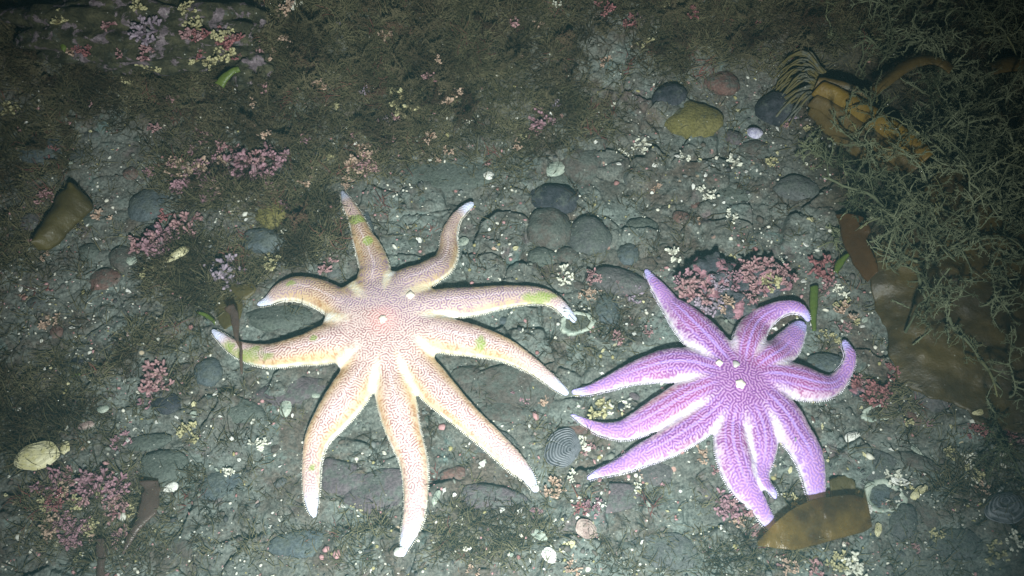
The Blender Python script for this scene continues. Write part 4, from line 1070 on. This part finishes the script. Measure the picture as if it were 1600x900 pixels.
# small chips of shell
def chip_mesh(r, seed):
    rg = np.random.default_rng(seed); nu, nv = 4, 10
    a = np.linspace(0, 2 * np.pi, nv); rr = 1 + .35 * rg.normal(size=nv) * .7; rr = np.clip(rr, .5, 1.5); rr[-1] = rr[0]
    el = rg.uniform(.35, .9)
    G = []
    for k in np.linspace(.03, 1, nu):
        x = k * rr * r * np.cos(a); y = k * rr * r * np.sin(a) * el
        G.append(np.stack([x, y, -(x / r) ** 2 * r * .3 + .1 * r * k], -1))
    V, Q = sheet(np.array(G), r * .22)
    return mesh_np('shell_chip', V, Q)
chip_protos = [chip_mesh(1.0, 100 + q) for q in range(14)]
chip_mats = [W_, W_, WG, WY, WP]
for me in chip_protos: me.materials.append(W_)
CW = ['white', 'white', 'greenish', 'yellowish', 'pinkish']
known = [(668, 403), (882, 490), (860, 343), (905, 368), (893, 372), (798, 403), (806, 395), (765, 365), (655, 376), (1240, 690), (1232, 738), (1222, 725),
         (1290, 722), (1342, 640), (1283, 640), (960, 485), (1100, 280), (1080, 300), (940, 585), (942, 550), (990, 525), (1330, 690), (1388, 705), (1345, 715), (1310, 672), (1340, 780),
         (1010, 792), (1040, 802), (1060, 800), (800, 870), (782, 880), (828, 878), (880, 815), (812, 800), (785, 798), (755, 725), (695, 770), (560, 755), (535, 790), (590, 790), (1115, 325),
         (1130, 320), (1045, 325), (965, 265), (1020, 265), (1090, 260), (1165, 270), (1215, 240), (1420, 265), (1395, 322), (1405, 320), (1372, 312), (1465, 532), (1425, 398), (1508, 398), (1482, 322),
         (150, 375), (190, 370), (215, 390), (225, 425), (235, 435), (200, 455), (140, 475), (160, 483), (115, 515), (340, 735), (300, 720), (375, 720), (365, 688), (340, 690), (303, 648), (245, 660),
         (230, 405), (240, 415), (225, 415), (245, 400), (320, 213), (280, 260), (340, 280), (1275, 350), (1262, 352), (1256, 385), (1255, 440), (1258, 437), (1270, 505), (1348, 510), (1350, 500)]
cnt = 0
spots = [(x, y, 1.0) for x, y in known]
tries = 0
while len(spots) < 288 and tries < 5000:
    tries += 1
    x = random.uniform(10, 1590); y = random.uniform(170, 895)
    if on_star(x, y, 4) or (x > 1340 and y < 640): continue
    if tf_px(x, y) > .7 and random.random() < .6: continue
    if x < 700 and random.random() < .35: continue
    spots.append((x, y, random.uniform(.5, .95)))
for (x, y, k) in spots:
    q = random.randrange(len(chip_protos)); ci = random.choice([0, 1, 1, 2, 3, 4] if k < 1 else [0, 1, 1, 2, 3])
    me = chip_protos[q]; o = bpy.data.objects.new('shell_chip', me); COL.objects.link(o)
    o.material_slots[0].link = 'OBJECT'; o.material_slots[0].material = chip_mats[ci]
    dzc = .016 if on_star(x, y, -4) else 0
    p = pos(x, y, dzc); r = k * random.uniform(2.4, 6.0) * pxscale(x, y)
    o.location = (p[0], p[1], float(H(p[0], p[1])) + .0012 + dzc); o.scale = (r, r, r)
    o.rotation_euler = (random.uniform(-.5, .5), random.uniform(-.5, .5), random.uniform(0, 6.3))
    sz = 'tiny' if r < .0017 else 'small'
    tag(o, where(x, y, f'{sz} {CW[ci]} shell chip'), 'shell chip', 'shell chips scattered over the silt')

# ------------------------------------------------------------------ kelp and other blades
def rail(P, n, dz):
    c = cr(np.array(P, float), n)
    return pos(c[:, 0], c[:, 1], dz)
def blade(name, railA, railB, hA, hB, mat, nu=60, nv=18, arch=.0, wav=.002, th=.0008, seed=1, zprof=None, rag=.035):
    A = rail(railA, nu, hA); B = rail(railB, nu, hB)
    v = np.linspace(0, 1, nv)[None, :, None]
    ul = np.linspace(0, 9, nu); ra = rag * fbm(ul, ul * 0 + seed, 1.0, 3, 7)[:, None, None] * 2; rb = rag * fbm(ul, ul * 0 + seed + 9, 1.0, 3, 7)[:, None, None] * 2
    vv = v * (1 + rb) + ra * (1 - v)
    G = A[:, None] * (1 - vv) + B[:, None] * vv
    u = np.linspace(0, 1, nu)[:, None]
    G[..., 2] += arch * 4 * v[..., 0] * (1 - v[..., 0]) + wav * fbm(G[..., 0], G[..., 1], .03, 3, seed)
    if zprof is not None: G[..., 2] += np.interp(u, *zprof) * 1.0
    V, Q = sheet(G, th)
    me = mesh_np(name, V, Q); c = V.mean(0)
    return me, c
def put_blade(name, me, c, mat, label, cat='seaweed', parent=None):
    origin_to(me, c); o = link(name, me, mat, parent)
    if parent is None: o.location = c; USED.add(label); tag(o, label, cat)
    else: o.location = Vector(c) - parent.location
    return o

K_big = mat_weed('silted_brown_kelp', (.036, .024, .008), (.085, .058, .015), .36, .12, .48, 0.6)
K_gold = mat_weed('golden_kelp', (.16, .095, .012), (.24, .155, .022), .25, .25, .5)
K_dull = mat_weed('dull_golden_kelp', (.085, .055, .015), (.14, .095, .03), .42, .2, .5)
K_olive = mat_weed('olive_kelp', (.060, .046, .014), (.095, .075, .020), .30, .15, .5)
K_hold = mat_weed('silted_holdfast', (.075, .06, .015), (.13, .105, .03), .55, .1, .7)
K_green = mat_weed('green_blade', (.09, .14, .02), (.15, .20, .035), .1, .3, .4)
K_brown = mat_weed('clean_brown_kelp', (.055, .026, .007), (.085, .040, .010), .10, .25, .35)
K_pink = mat_seethrough('pinkish_brown_frond', (.13, .095, .080), (.19, .14, .13), .42)
K_see = mat_seethrough('see_through_golden_kelp', (.065, .038, .014), (.24, .165, .038), .42)

# big blade under the thicket at the right
me, c = blade('kelp_blade', [(1345, 420), (1372, 478), (1388, 530), (1408, 590), (1455, 632), (1530, 655), (1610, 672), (1720, 700), (1900, 740)],
              [(1480, 250), (1530, 300), (1580, 330), (1640, 350), (1700, 380), (1760, 420), (1830, 460), (1900, 500), (2050, 560)],
              .011, .034, K_big, 130, 80, .010, .006, .0012, 5)
put_blade('brown_kelp', me, c, K_big, 'huge silt dusted brown kelp blade under the thicket at the right edge')
me, c = blade('kelp_blade', [(1306, 335), (1310, 352), (1318, 378), (1330, 405), (1344, 428), (1356, 440)],
              [(1352, 342), (1358, 358), (1357, 378), (1364, 398), (1370, 410), (1372, 425)], .018, .030, K_brown, 50, 16, .004, .003, .0010, 8)
put_blade('brown_kelp', me, c, K_brown, 'clean reddish brown kelp patch at the left edge of the thicket')

# kelp clump: holdfast fingers and straps
root = empty('kelp_clump', pos(1270, 150)); tag(root, 'golden kelp with fingered holdfast and flat straps gripping the maroon rock', 'kelp')
for (ra, rb, h1, h2, m) in (
  ([(1268, 148), (1310, 170), (1360, 205), (1400, 235), (1436, 262)], [(1290, 128), (1335, 150), (1385, 182), (1425, 208), (1460, 240)], .030, .040, K_gold),
  ([(1262, 165), (1300, 190), (1345, 222), (1385, 250), (1420, 275)], [(1280, 150), (1320, 172), (1365, 205), (1405, 235), (1440, 262)], .022, .030, K_dull),
  ([(1272, 138), (1300, 142), (1330, 152), (1358, 162)], [(1280, 122), (1305, 126), (1338, 138), (1366, 152)], .030, .034, K_dull),
  ([(1262, 178), (1285, 205), (1320, 235), (1360, 262), (1390, 280)], [(1268, 166), (1298, 190), (1338, 222), (1375, 248), (1405, 268)], .012, .020, K_dull)):
    me, c = blade('strap', ra, rb, h1, h2, m, 60, 16, .006, .002, .0022, rag=.04)
    put_blade('strap', me, c, m, None, parent=root)
rg = np.random.default_rng(3)
for q in range(34):
    a = min(1, max(0, q / 33 + rg.normal() * .03))
    x0, y0 = 1276 - 12 * a + rg.normal() * 2, 132 + 38 * a + rg.normal() * 2
    x1, y1 = 1232 - 16 * math.sin(a * 3) + rg.normal() * 8, 102 + 92 * a + rg.normal() * 4
    pts = cr(np.array([(x0, y0, .024), ((x0 + x1) / 2 - 3 + rg.normal() * 3, (y0 + y1) / 2 - 12 * (1 - a) + rg.normal() * 4, .026 + rg.normal() * .003), (x1, y1, .012), (x1 - 6 + rg.normal() * 6, y1 + 8 + rg.normal() * 4, -.002)]), 12)
    P = np.array([pos(p[0], p[1], 0) + np.array([0, 0, p[2]]) for p in pts]) + rg.normal(size=(12, 3)) * .0004
    V, Q, _, _ = tubes(P[None], (np.linspace(.0018, .0008, 12) * rg.uniform(.7, 1.2))[None], 8, q)
    me = mesh_np('holdfast_finger', V, Q); put_blade('holdfast_finger', me, V.mean(0), K_hold, None, parent=root)
me, c = blade('kelp_stalk', [(1358, 142), (1385, 118), (1410, 98), (1440, 86), (1475, 92), (1490, 105)], [(1366, 152), (1396, 130), (1420, 112), (1445, 103), (1470, 106), (1482, 116)], .04, .045, K_dull, 40, 10, .004, .003, .002)
put_blade('golden_kelp', me, c, K_dull, 'bent dull golden kelp stalk above the kelp straps', 'kelp')
me, c = blade('kelp_stalk', [(1545, 98), (1575, 90), (1620, 88), (1680, 90)], [(1550, 116), (1580, 110), (1625, 108), (1685, 112)], .04, .045, K_dull, 30, 10, .004, .003, .002)
put_blade('golden_kelp', me, c, K_dull, 'short golden kelp stalk showing at the upper right edge', 'kelp')
# fragment over the purple arm tips
me, c = blade('kelp_fragment', [(1184, 852), (1205, 856), (1240, 859), (1275, 852), (1310, 842), (1345, 832), (1362, 824)],
              [(1184, 846), (1212, 816), (1240, 795), (1272, 780), (1300, 775), (1330, 772), (1354, 778)], .0145, .021, K_see, 90, 40, .001, .005, .0008, 21, rag=.012)
put_blade('kelp_fragment', me, c, K_see, 'golden brown see-through kelp fragment over the lowest purple arm tips', 'kelp')
me, c = blade('kelp_fragment', [(1298, 790), (1312, 782), (1325, 775), (1336, 770)], [(1296, 750), (1310, 744), (1325, 744), (1336, 752)], .002, .006, K_olive, 20, 12, .002, .002, .0010, 4)
put_blade('kelp_fragment', me, c, K_olive, 'dark olive scrap of kelp right of the lower purple arm', 'kelp')
# left scrap
me, c = blade('kelp_scrap', [(52, 382), (55, 368), (68, 345), (82, 318), (98, 298), (108, 292)], [(60, 391), (82, 388), (104, 368), (130, 345), (144, 322), (125, 296)], .016, .012, K_olive, 50, 20, .010, .003, .0012, 14)
put_blade('kelp_scrap', me, c, K_olive, 'olive brown oval kelp scrap lying at far left', 'kelp')
# small blades
for (ra, rb, h1, h2, m, lab) in (
  ([(1266, 448), (1265, 470), (1266, 495), (1270, 518)], [(1279, 446), (1278, 470), (1276, 495), (1275, 518)], .006, .006, K_green, 'bright green upright seaweed strip right of the curled purple tip'),
  ([(1302, 425), (1306, 410), (1316, 400), (1324, 396)], [(1308, 428), (1316, 416), (1322, 406), (1328, 399)], .008, .008, K_green, 'small yellow green blade above the red branching tuft'),
  ([(308, 490), (318, 494), (330, 502), (336, 508)], [(310, 487), (322, 489), (333, 496), (337, 502)], .004, .004, K_green, 'yellow green scrap at the pale star left arm tip'),
  ([(358, 448), (364, 440), (378, 437), (394, 440)], [(368, 462), (378, 468), (392, 464), (401, 452)], .008, .010, K_olive, 'round olive blade between lilac tuft and upper left pale arm'),
  ([(335, 445), (332, 470), (340, 500), (352, 515)], [(358, 442), (372, 460), (380, 480), (372, 505)], .002, .005, K_olive, 'dull green rounded blade left of the upper left pale arm tip'),
  ([(100, 596), (115, 592), (126, 588)], [(102, 590), (115, 584), (128, 581)], .004, .004, K_green, 'tiny yellow green blade in green silt at left'),
  ([(96, 78), (94, 70), (96, 62)], [(101, 82), (104, 74), (100, 66)], .05, .05, K_green, 'small bright green blade on the top left rock'),
  ([(335, 130), (345, 118), (360, 108), (372, 104)], [(350, 138), (356, 126), (366, 116), (376, 112)], .035, .035, K_green, 'curved green blade below the top left rock')):
    me, c = blade('seaweed_blade', ra, rb, h1, h2, m, 24, 8, .002, .001, .0007)
    put_blade('green_seaweed', me, c, m, lab)
for (ra, rb, h1, lab) in (
  ([(352, 480), (362, 505), (368, 530), (375, 548), (375, 566), (377, 585)], [(366, 474), (374, 500), (373, 530), (379, 548), (379, 566), (379, 585)], .026, 'pinkish brown frond whose thin tip crosses the left pale arm'),
  ([(222, 752), (222, 775), (219, 795), (208, 820), (198, 845), (191, 865)], [(250, 752), (251, 775), (246, 798), (226, 822), (208, 846), (193, 866)], .012, 'tapering pinkish brown frond below the green grey slab'),
  ([(149, 842), (150, 860), (152, 880), (152, 910)], [(167, 842), (167, 860), (165, 880), (163, 910)], .010, 'short pinkish brown frond at the bottom left')):
    me, c = blade('seaweed_frond', ra, rb, h1, h1, K_pink, 36, 10, .0015, .002, .0008, rag=.12)
    put_blade('pinkish_seaweed', me, c, K_pink, lab)

# ------------------------------------------------------------------ felt of fine algae
def turf_mass():
    rg = np.random.default_rng(77)
    n = 0; cx = []; cy = []
    while n < 13000:
        px = rg.uniform(-40, 1640, 4000); py = rg.uniform(-30, 900, 4000)
        p = pos(px, py); d = turf(p[:, 0], p[:, 1])
        dd = np.array([np.hypot(SEG[:, 0] - a, SEG[:, 1] - b - 2) .min() if False else 0 for a, b in zip(px[:1], py[:1])])
        ok = rg.uniform(0, 1, 4000) < (d ** 1.5) * .8 + .018
        on = (np.hypot(SEG[None, :, 0] - px[:, None], SEG[None, :, 1] - py[:, None]) < SEG[None, :, 2] + 12).any(1)
        ok &= ~on
        cx.append(p[ok, 0]); cy.append(p[ok, 1]); n += ok.sum()
    cx = np.concatenate(cx)[:13000]; cy = np.concatenate(cy)[:13000]
    M = 14; N = len(cx) * M
    bx = np.repeat(cx, M) + rg.normal(size=N) * .004; by = np.repeat(cy, M) + rg.normal(size=N) * .004
    bz = H(bx, by) - .001
    d = rg.normal(size=(N, 3)); d[:, 2] = np.abs(d[:, 2]) * .6 + .25; d /= np.linalg.norm(d, axis=1, keepdims=True)
    sizes = np.repeat(rg.uniform(.6, 1.5, len(cx)), M)
    L = (rg.uniform(.004, .019, N) * sizes)
    K = 4; P = np.zeros((N, K, 3)); P[:, 0] = np.stack([bx, by, bz], 1)
    for k in range(1, K):
        d = d + rg.normal(size=(N, 3)) * .35; d[:, 2] -= .10; d /= np.linalg.norm(d, axis=1, keepdims=True)
        P[:, k] = P[:, k - 1] + d * (L / (K - 1))[:, None]
    rad = np.linspace(1, .35, K)[None] * rg.uniform(.00030, .00070, N)[:, None]
    V, Q, tid, t = tubes(P, rad, 3, 4)
    me = mesh_np('algae_turf', V, Q)
    tone = np.repeat(np.clip(.50 + 1.2 * fbm(cx, cy, .045, 3, 7) + .25 * rg.normal(size=len(cx)), .12, .85) + .25 * (rg.uniform(size=len(cx)) < .06), M) * .85 + rg.uniform(0, .15, N)
    setval(me, tone[tid], 'v')
    return me
FIL = mat_fil('felted_algae', (.038, .023, .010), (.120, .108, .055), (.17, .055, .045))
tag(link('algae_turf', turf_mass(), FIL), 'brown and olive felt of fine silted algae over the upper seabed', 'algae', kind='stuff')

# ------------------------------------------------------------------ branching thicket
def branchy(roots, rg, L0, nchild=(7, 4), r0=.0010):
    """roots (N,3), returns lists of polylines for stems, twigs, hairs"""
    out = []
    def walk(P0, d, L, K, wob, sag):
        N = len(P0); P = np.zeros((N, K, 3)); P[:, 0] = P0; dd = d
        for k in range(1, K):
            dd = dd + rg.normal(size=(N, 3)) * wob; dd[:, 2] -= sag; dd /= np.linalg.norm(dd, axis=1, keepdims=True)
            P[:, k] = P[:, k - 1] + dd * (L / (K - 1))[:, None]
        return P
    N = len(roots)
    d = rg.normal(size=(N, 3)); d[:, 2] = np.abs(d[:, 2]) * .7 + .35; d /= np.linalg.norm(d, axis=1, keepdims=True)
    K = 14; P = walk(roots, d, L0 * rg.uniform(.6, 1.3, N), K, .15, .05)
    floor = H0(P[..., 0], P[..., 1]) + .004; P[..., 2] = np.maximum(P[..., 2], floor)
    rad = np.linspace(1, .55, K)[None] * rg.uniform(.7, 1.3, N)[:, None] * r0 * rg.uniform(.5, 1.7, N)[:, None] * (1 + .35 * rg.normal(size=(N, K)).clip(-1, 1.5))
    out.append((P, rad))
    par = P; pr = r0
    for lv, (m, fr, Kc) in enumerate(((nchild[0], .42, 10), (nchild[1], .42, 7))):
        N = len(par); Kp = par.shape[1]
        idx = rg.integers(1, Kp - 1, (N, m)); base = par[np.arange(N)[:, None], idx].reshape(-1, 3)
        tan = (par[np.arange(N)[:, None], idx + 1] - par[np.arange(N)[:, None], idx]).reshape(-1, 3)
        tan /= np.linalg.norm(tan, axis=1, keepdims=True) + 1e-9
        nd = tan * .5 + rg.normal(size=tan.shape) * .7; nd /= np.linalg.norm(nd, axis=1, keepdims=True)
        LL = L0 * (fr ** (lv + 1)) * rg.uniform(.5, 1.4, len(base))
        C = walk(base, nd, LL, Kc, .26, .02)
        fl = H0(C[..., 0], C[..., 1]) + .003; C[..., 2] = np.maximum(C[..., 2], fl)
        pr *= .78
        out.append((C, np.linspace(1, .25, Kc)[None] * pr * rg.uniform(.7, 1.3, (len(base), 1)) * (1 + .3 * rg.normal(size=(len(base), Kc)).clip(-1, 1.5))))
        par = C
    # tiny tufts of silt-laden hairs along the twigs
    for (P_, m) in ((out[0][0], 80), (out[1][0], 34), (out[2][0], 9)):
        N, Kp, _ = P_.shape; idx = rg.integers(0, Kp - 1, (N, m)); f = rg.uniform(0, 1, (N, m, 1))
        base = (P_[np.arange(N)[:, None], idx] * (1 - f) + P_[np.arange(N)[:, None], idx + 1] * f).reshape(-1, 3)
        nd = rg.normal(size=base.shape); nd /= np.linalg.norm(nd, axis=1, keepdims=True)
        C = walk(base, nd, rg.uniform(.0010, .0036, len(base)), 3, .3, 0)
        out.append((C, np.array([[1, .8, .3]]) * rg.uniform(.00022, .00045, (len(base), 1))))
    return out
def branch_mesh(name, roots, rg, L0, **kw):
    Vs = []; Qs = []; vs = []; o = 0
    tone0 = rg.uniform(0, .8, len(roots))
    for (P, rad) in branchy(roots, rg, L0, **kw):
        V, Q, tid, t = tubes(P, np.maximum(rad, .0001), 5, 3)
        Vs.append(V); Qs.append(Q + o); o += len(V)
        vs.append((tone0[(tid * len(roots) // len(P))] + .2 * t))
    me = mesh_np(name, np.concatenate(Vs), np.concatenate(Qs)); setval(me, np.concatenate(vs), 'v')
    return me
TW = mat_fil('silted_branches', (.035, .043, .020), (.14, .155, .090), (.22, .21, .08))
rg = np.random.default_rng(21)
rp = []
while len(rp) < 200:
    x = rg.uniform(1290, 1700); y = rg.uniform(-20, 640)
    edge = 1310 + (0 if y > 250 else (250 - y) * .25) + max(0, y - 400) * .55
    if x < edge: continue
    if x < 1385 and y > 300 and rg.uniform() < .75: continue
    if 1270 < x < 1450 and 110 < y < 250 and rg.uniform() < .85: continue
    if y > 460 and rg.uniform() < .86: continue
    p = pos(x, y); rp.append((p[0], p[1], p[2] + (.004 if y < 300 else .022)))
tag(link('seaweed_thicket', branch_mesh('seaweed_thicket', np.array(rp), rg, .085), TW), 'tangled thicket of thin silt-laden branching seaweed along the right side', 'seaweed', kind='stuff')
rg = np.random.default_rng(8)
rb = []
while len(rb) < 190:
    x, y = rg.uniform(0, 1290), rg.uniform(-20, 240 if len(rb) % 3 else 420)
    if tf_px(x, y) < .5 or on_star(x, y, 22): continue
    p = pos(x, y); rb.append((p[0], p[1], float(H(p[0], p[1])) - .001))
DK = mat_fil('dark_brown_seaweed', (.028, .014, .007), (.085, .072, .038), (.12, .045, .035))
tag(link('seaweed_bushes', branch_mesh('seaweed_bushes', np.array(rb), rg, .034, nchild=(9, 4), r0=.0007), DK), 'bushy dark brown seaweed growing through the felt of algae at the top', 'seaweed', kind='stuff')
# separate sprigs one can tell apart
for (x, y, L, lab) in ((1455, 250, .10, 'upright branching sprig at the end of the golden straps'), (1330, 245, .06, 'small sprig at the left foot of the golden straps'),
                       (1400, 250, .05, 'short twig crossing the middle of the golden straps'), (1300, 265, .05, 'thin sprig hanging below the kelp holdfast'),
                       (1545, 640, .07, 'sprig lying on the lower part of the huge kelp blade'), (1500, 60, .09, 'tall dim sprig in the upper right'),
                       (680, 60, .06, 'slim upright sprig in the top middle felt of algae'), (1560, 330, .09, 'pale branching sprig in the middle of the right edge')):
    p = pos(x, y); me = branch_mesh('seaweed_sprig', np.array([[0, 0, float(.004)]]) + p, np.random.default_rng(x), L, nchild=(11, 4), r0=.0010)
    origin_to(me, p); o = link('seaweed_sprig', me, TW); o.location = p; USED.add(lab); tag(o, lab, 'seaweed')


# ------------------------------------------------------------------ loose grit: broken shell, maerl and gravel too small to count
def grit():
    rg = np.random.default_rng(5); N = 15000
    px = rg.uniform(-30, 1630, N * 2); py = rg.uniform(120, 920, N * 2)
    cl = fbm(px, py, 70, 3, 3)
    ok = rg.uniform(0, 1, N * 2) < .25 + 1.1 * np.clip(cl + .15, 0, 1)
    ok &= ~((px > 1330) & (py < 640) & (px > 1330 + (py - 400) * .5))
    px = px[ok][:N]; py = py[ok][:N]; N = len(px)
    on = np.zeros(N, bool)
    for a, b, c in SEG: on |= np.hypot(a - px, b - py) < c - 3
    px = px[~on]; py = py[~on]; N = len(px)
    p = pos(px, py); x, y = p[:, 0], p[:, 1]; z = H(x, y)
    D, F = ico(1); m = len(D)
    s_ = np.exp(rg.normal(size=N) * .45) * .00092
    A = D[None] * s_[:, None, None] * rg.uniform(.5, 1.5, (N, 1, 3)) * rg.uniform(.75, 1.25, (N, m, 1))
    th = rg.uniform(0, 6.3, N); c, sn = np.cos(th)[:, None], np.sin(th)[:, None]
    V = np.stack([A[..., 0] * c - A[..., 1] * sn, A[..., 0] * sn + A[..., 1] * c, A[..., 2] * .8], -1) + np.stack([x, y, z + s_ * .3], -1)[:, None]
    Fq = (F[None] + (np.arange(N) * m)[:, None, None]).reshape(-1, 3)
    me = mesh_np('shell_grit', V.reshape(-1, 3), Fq)
    pal = np.array([(.55, .55, .48), (.62, .60, .50), (.40, .22, .22), (.30, .27, .12), (.05, .05, .05), (.10, .09, .08), (.14, .15, .14), (.17, .18, .15), (.09, .075, .06), (.28, .14, .13)])
    ci = rg.choice(len(pal), N, p=[.09, .09, .07, .05, .14, .14, .14, .11, .12, .05])
    setcol(me, np.repeat(pal[ci], m, 0))
    return me
g = NT('shell_grit'); g.base(g.attr('Col')); g.rough(.7, .3)
tag(link('shell_grit', grit(), g.m), 'fine shell grit and gravel strewn over the grey silt', 'grit', kind='stuff')

# specks drifting in the water
D, F = ico(1); N = 110
c = np.stack([rng.uniform(-.5, .5, N), rng.uniform(-.3, .45, N), rng.uniform(.03, .28, N)], -1)
V = c[:, None] + D[None] * rng.uniform(.00015, .0004, (N, 1, 1)); Fq = (F[None] + (np.arange(N) * len(D))[:, None, None]).reshape(-1, 3)
tag(link('drifting_specks', mesh_np('drifting_specks', V.reshape(-1, 3), Fq), W_), 'tiny pale specks drifting in the water above the seabed', 'specks', kind='stuff')

# ------------------------------------------------------------------ the water: a faint milky haze
bm = bmesh.new(); bmesh.ops.create_cube(bm, size=1)
for v in bm.verts: v.co = Vector((v.co.x * 14, v.co.y * 15 + 2.5, v.co.z * 4.0 + .6))
hm = bpy.data.meshes.new('haze'); bm.to_mesh(hm); bm.free()
m = bpy.data.materials.new('water_haze'); m.use_nodes = True; t = m.node_tree; t.nodes.remove(t.nodes['Principled BSDF'])
pv = t.nodes.new('ShaderNodeVolumePrincipled'); pv.inputs['Color'].default_value = (.38, .78, .82, 1); pv.inputs['Density'].default_value = HAZE
t.links.new(pv.outputs[0], t.nodes['Material Output'].inputs['Volume'])
tag(link('haze', hm, m), 'faint milky blue green water haze', 'haze', kind='stuff')
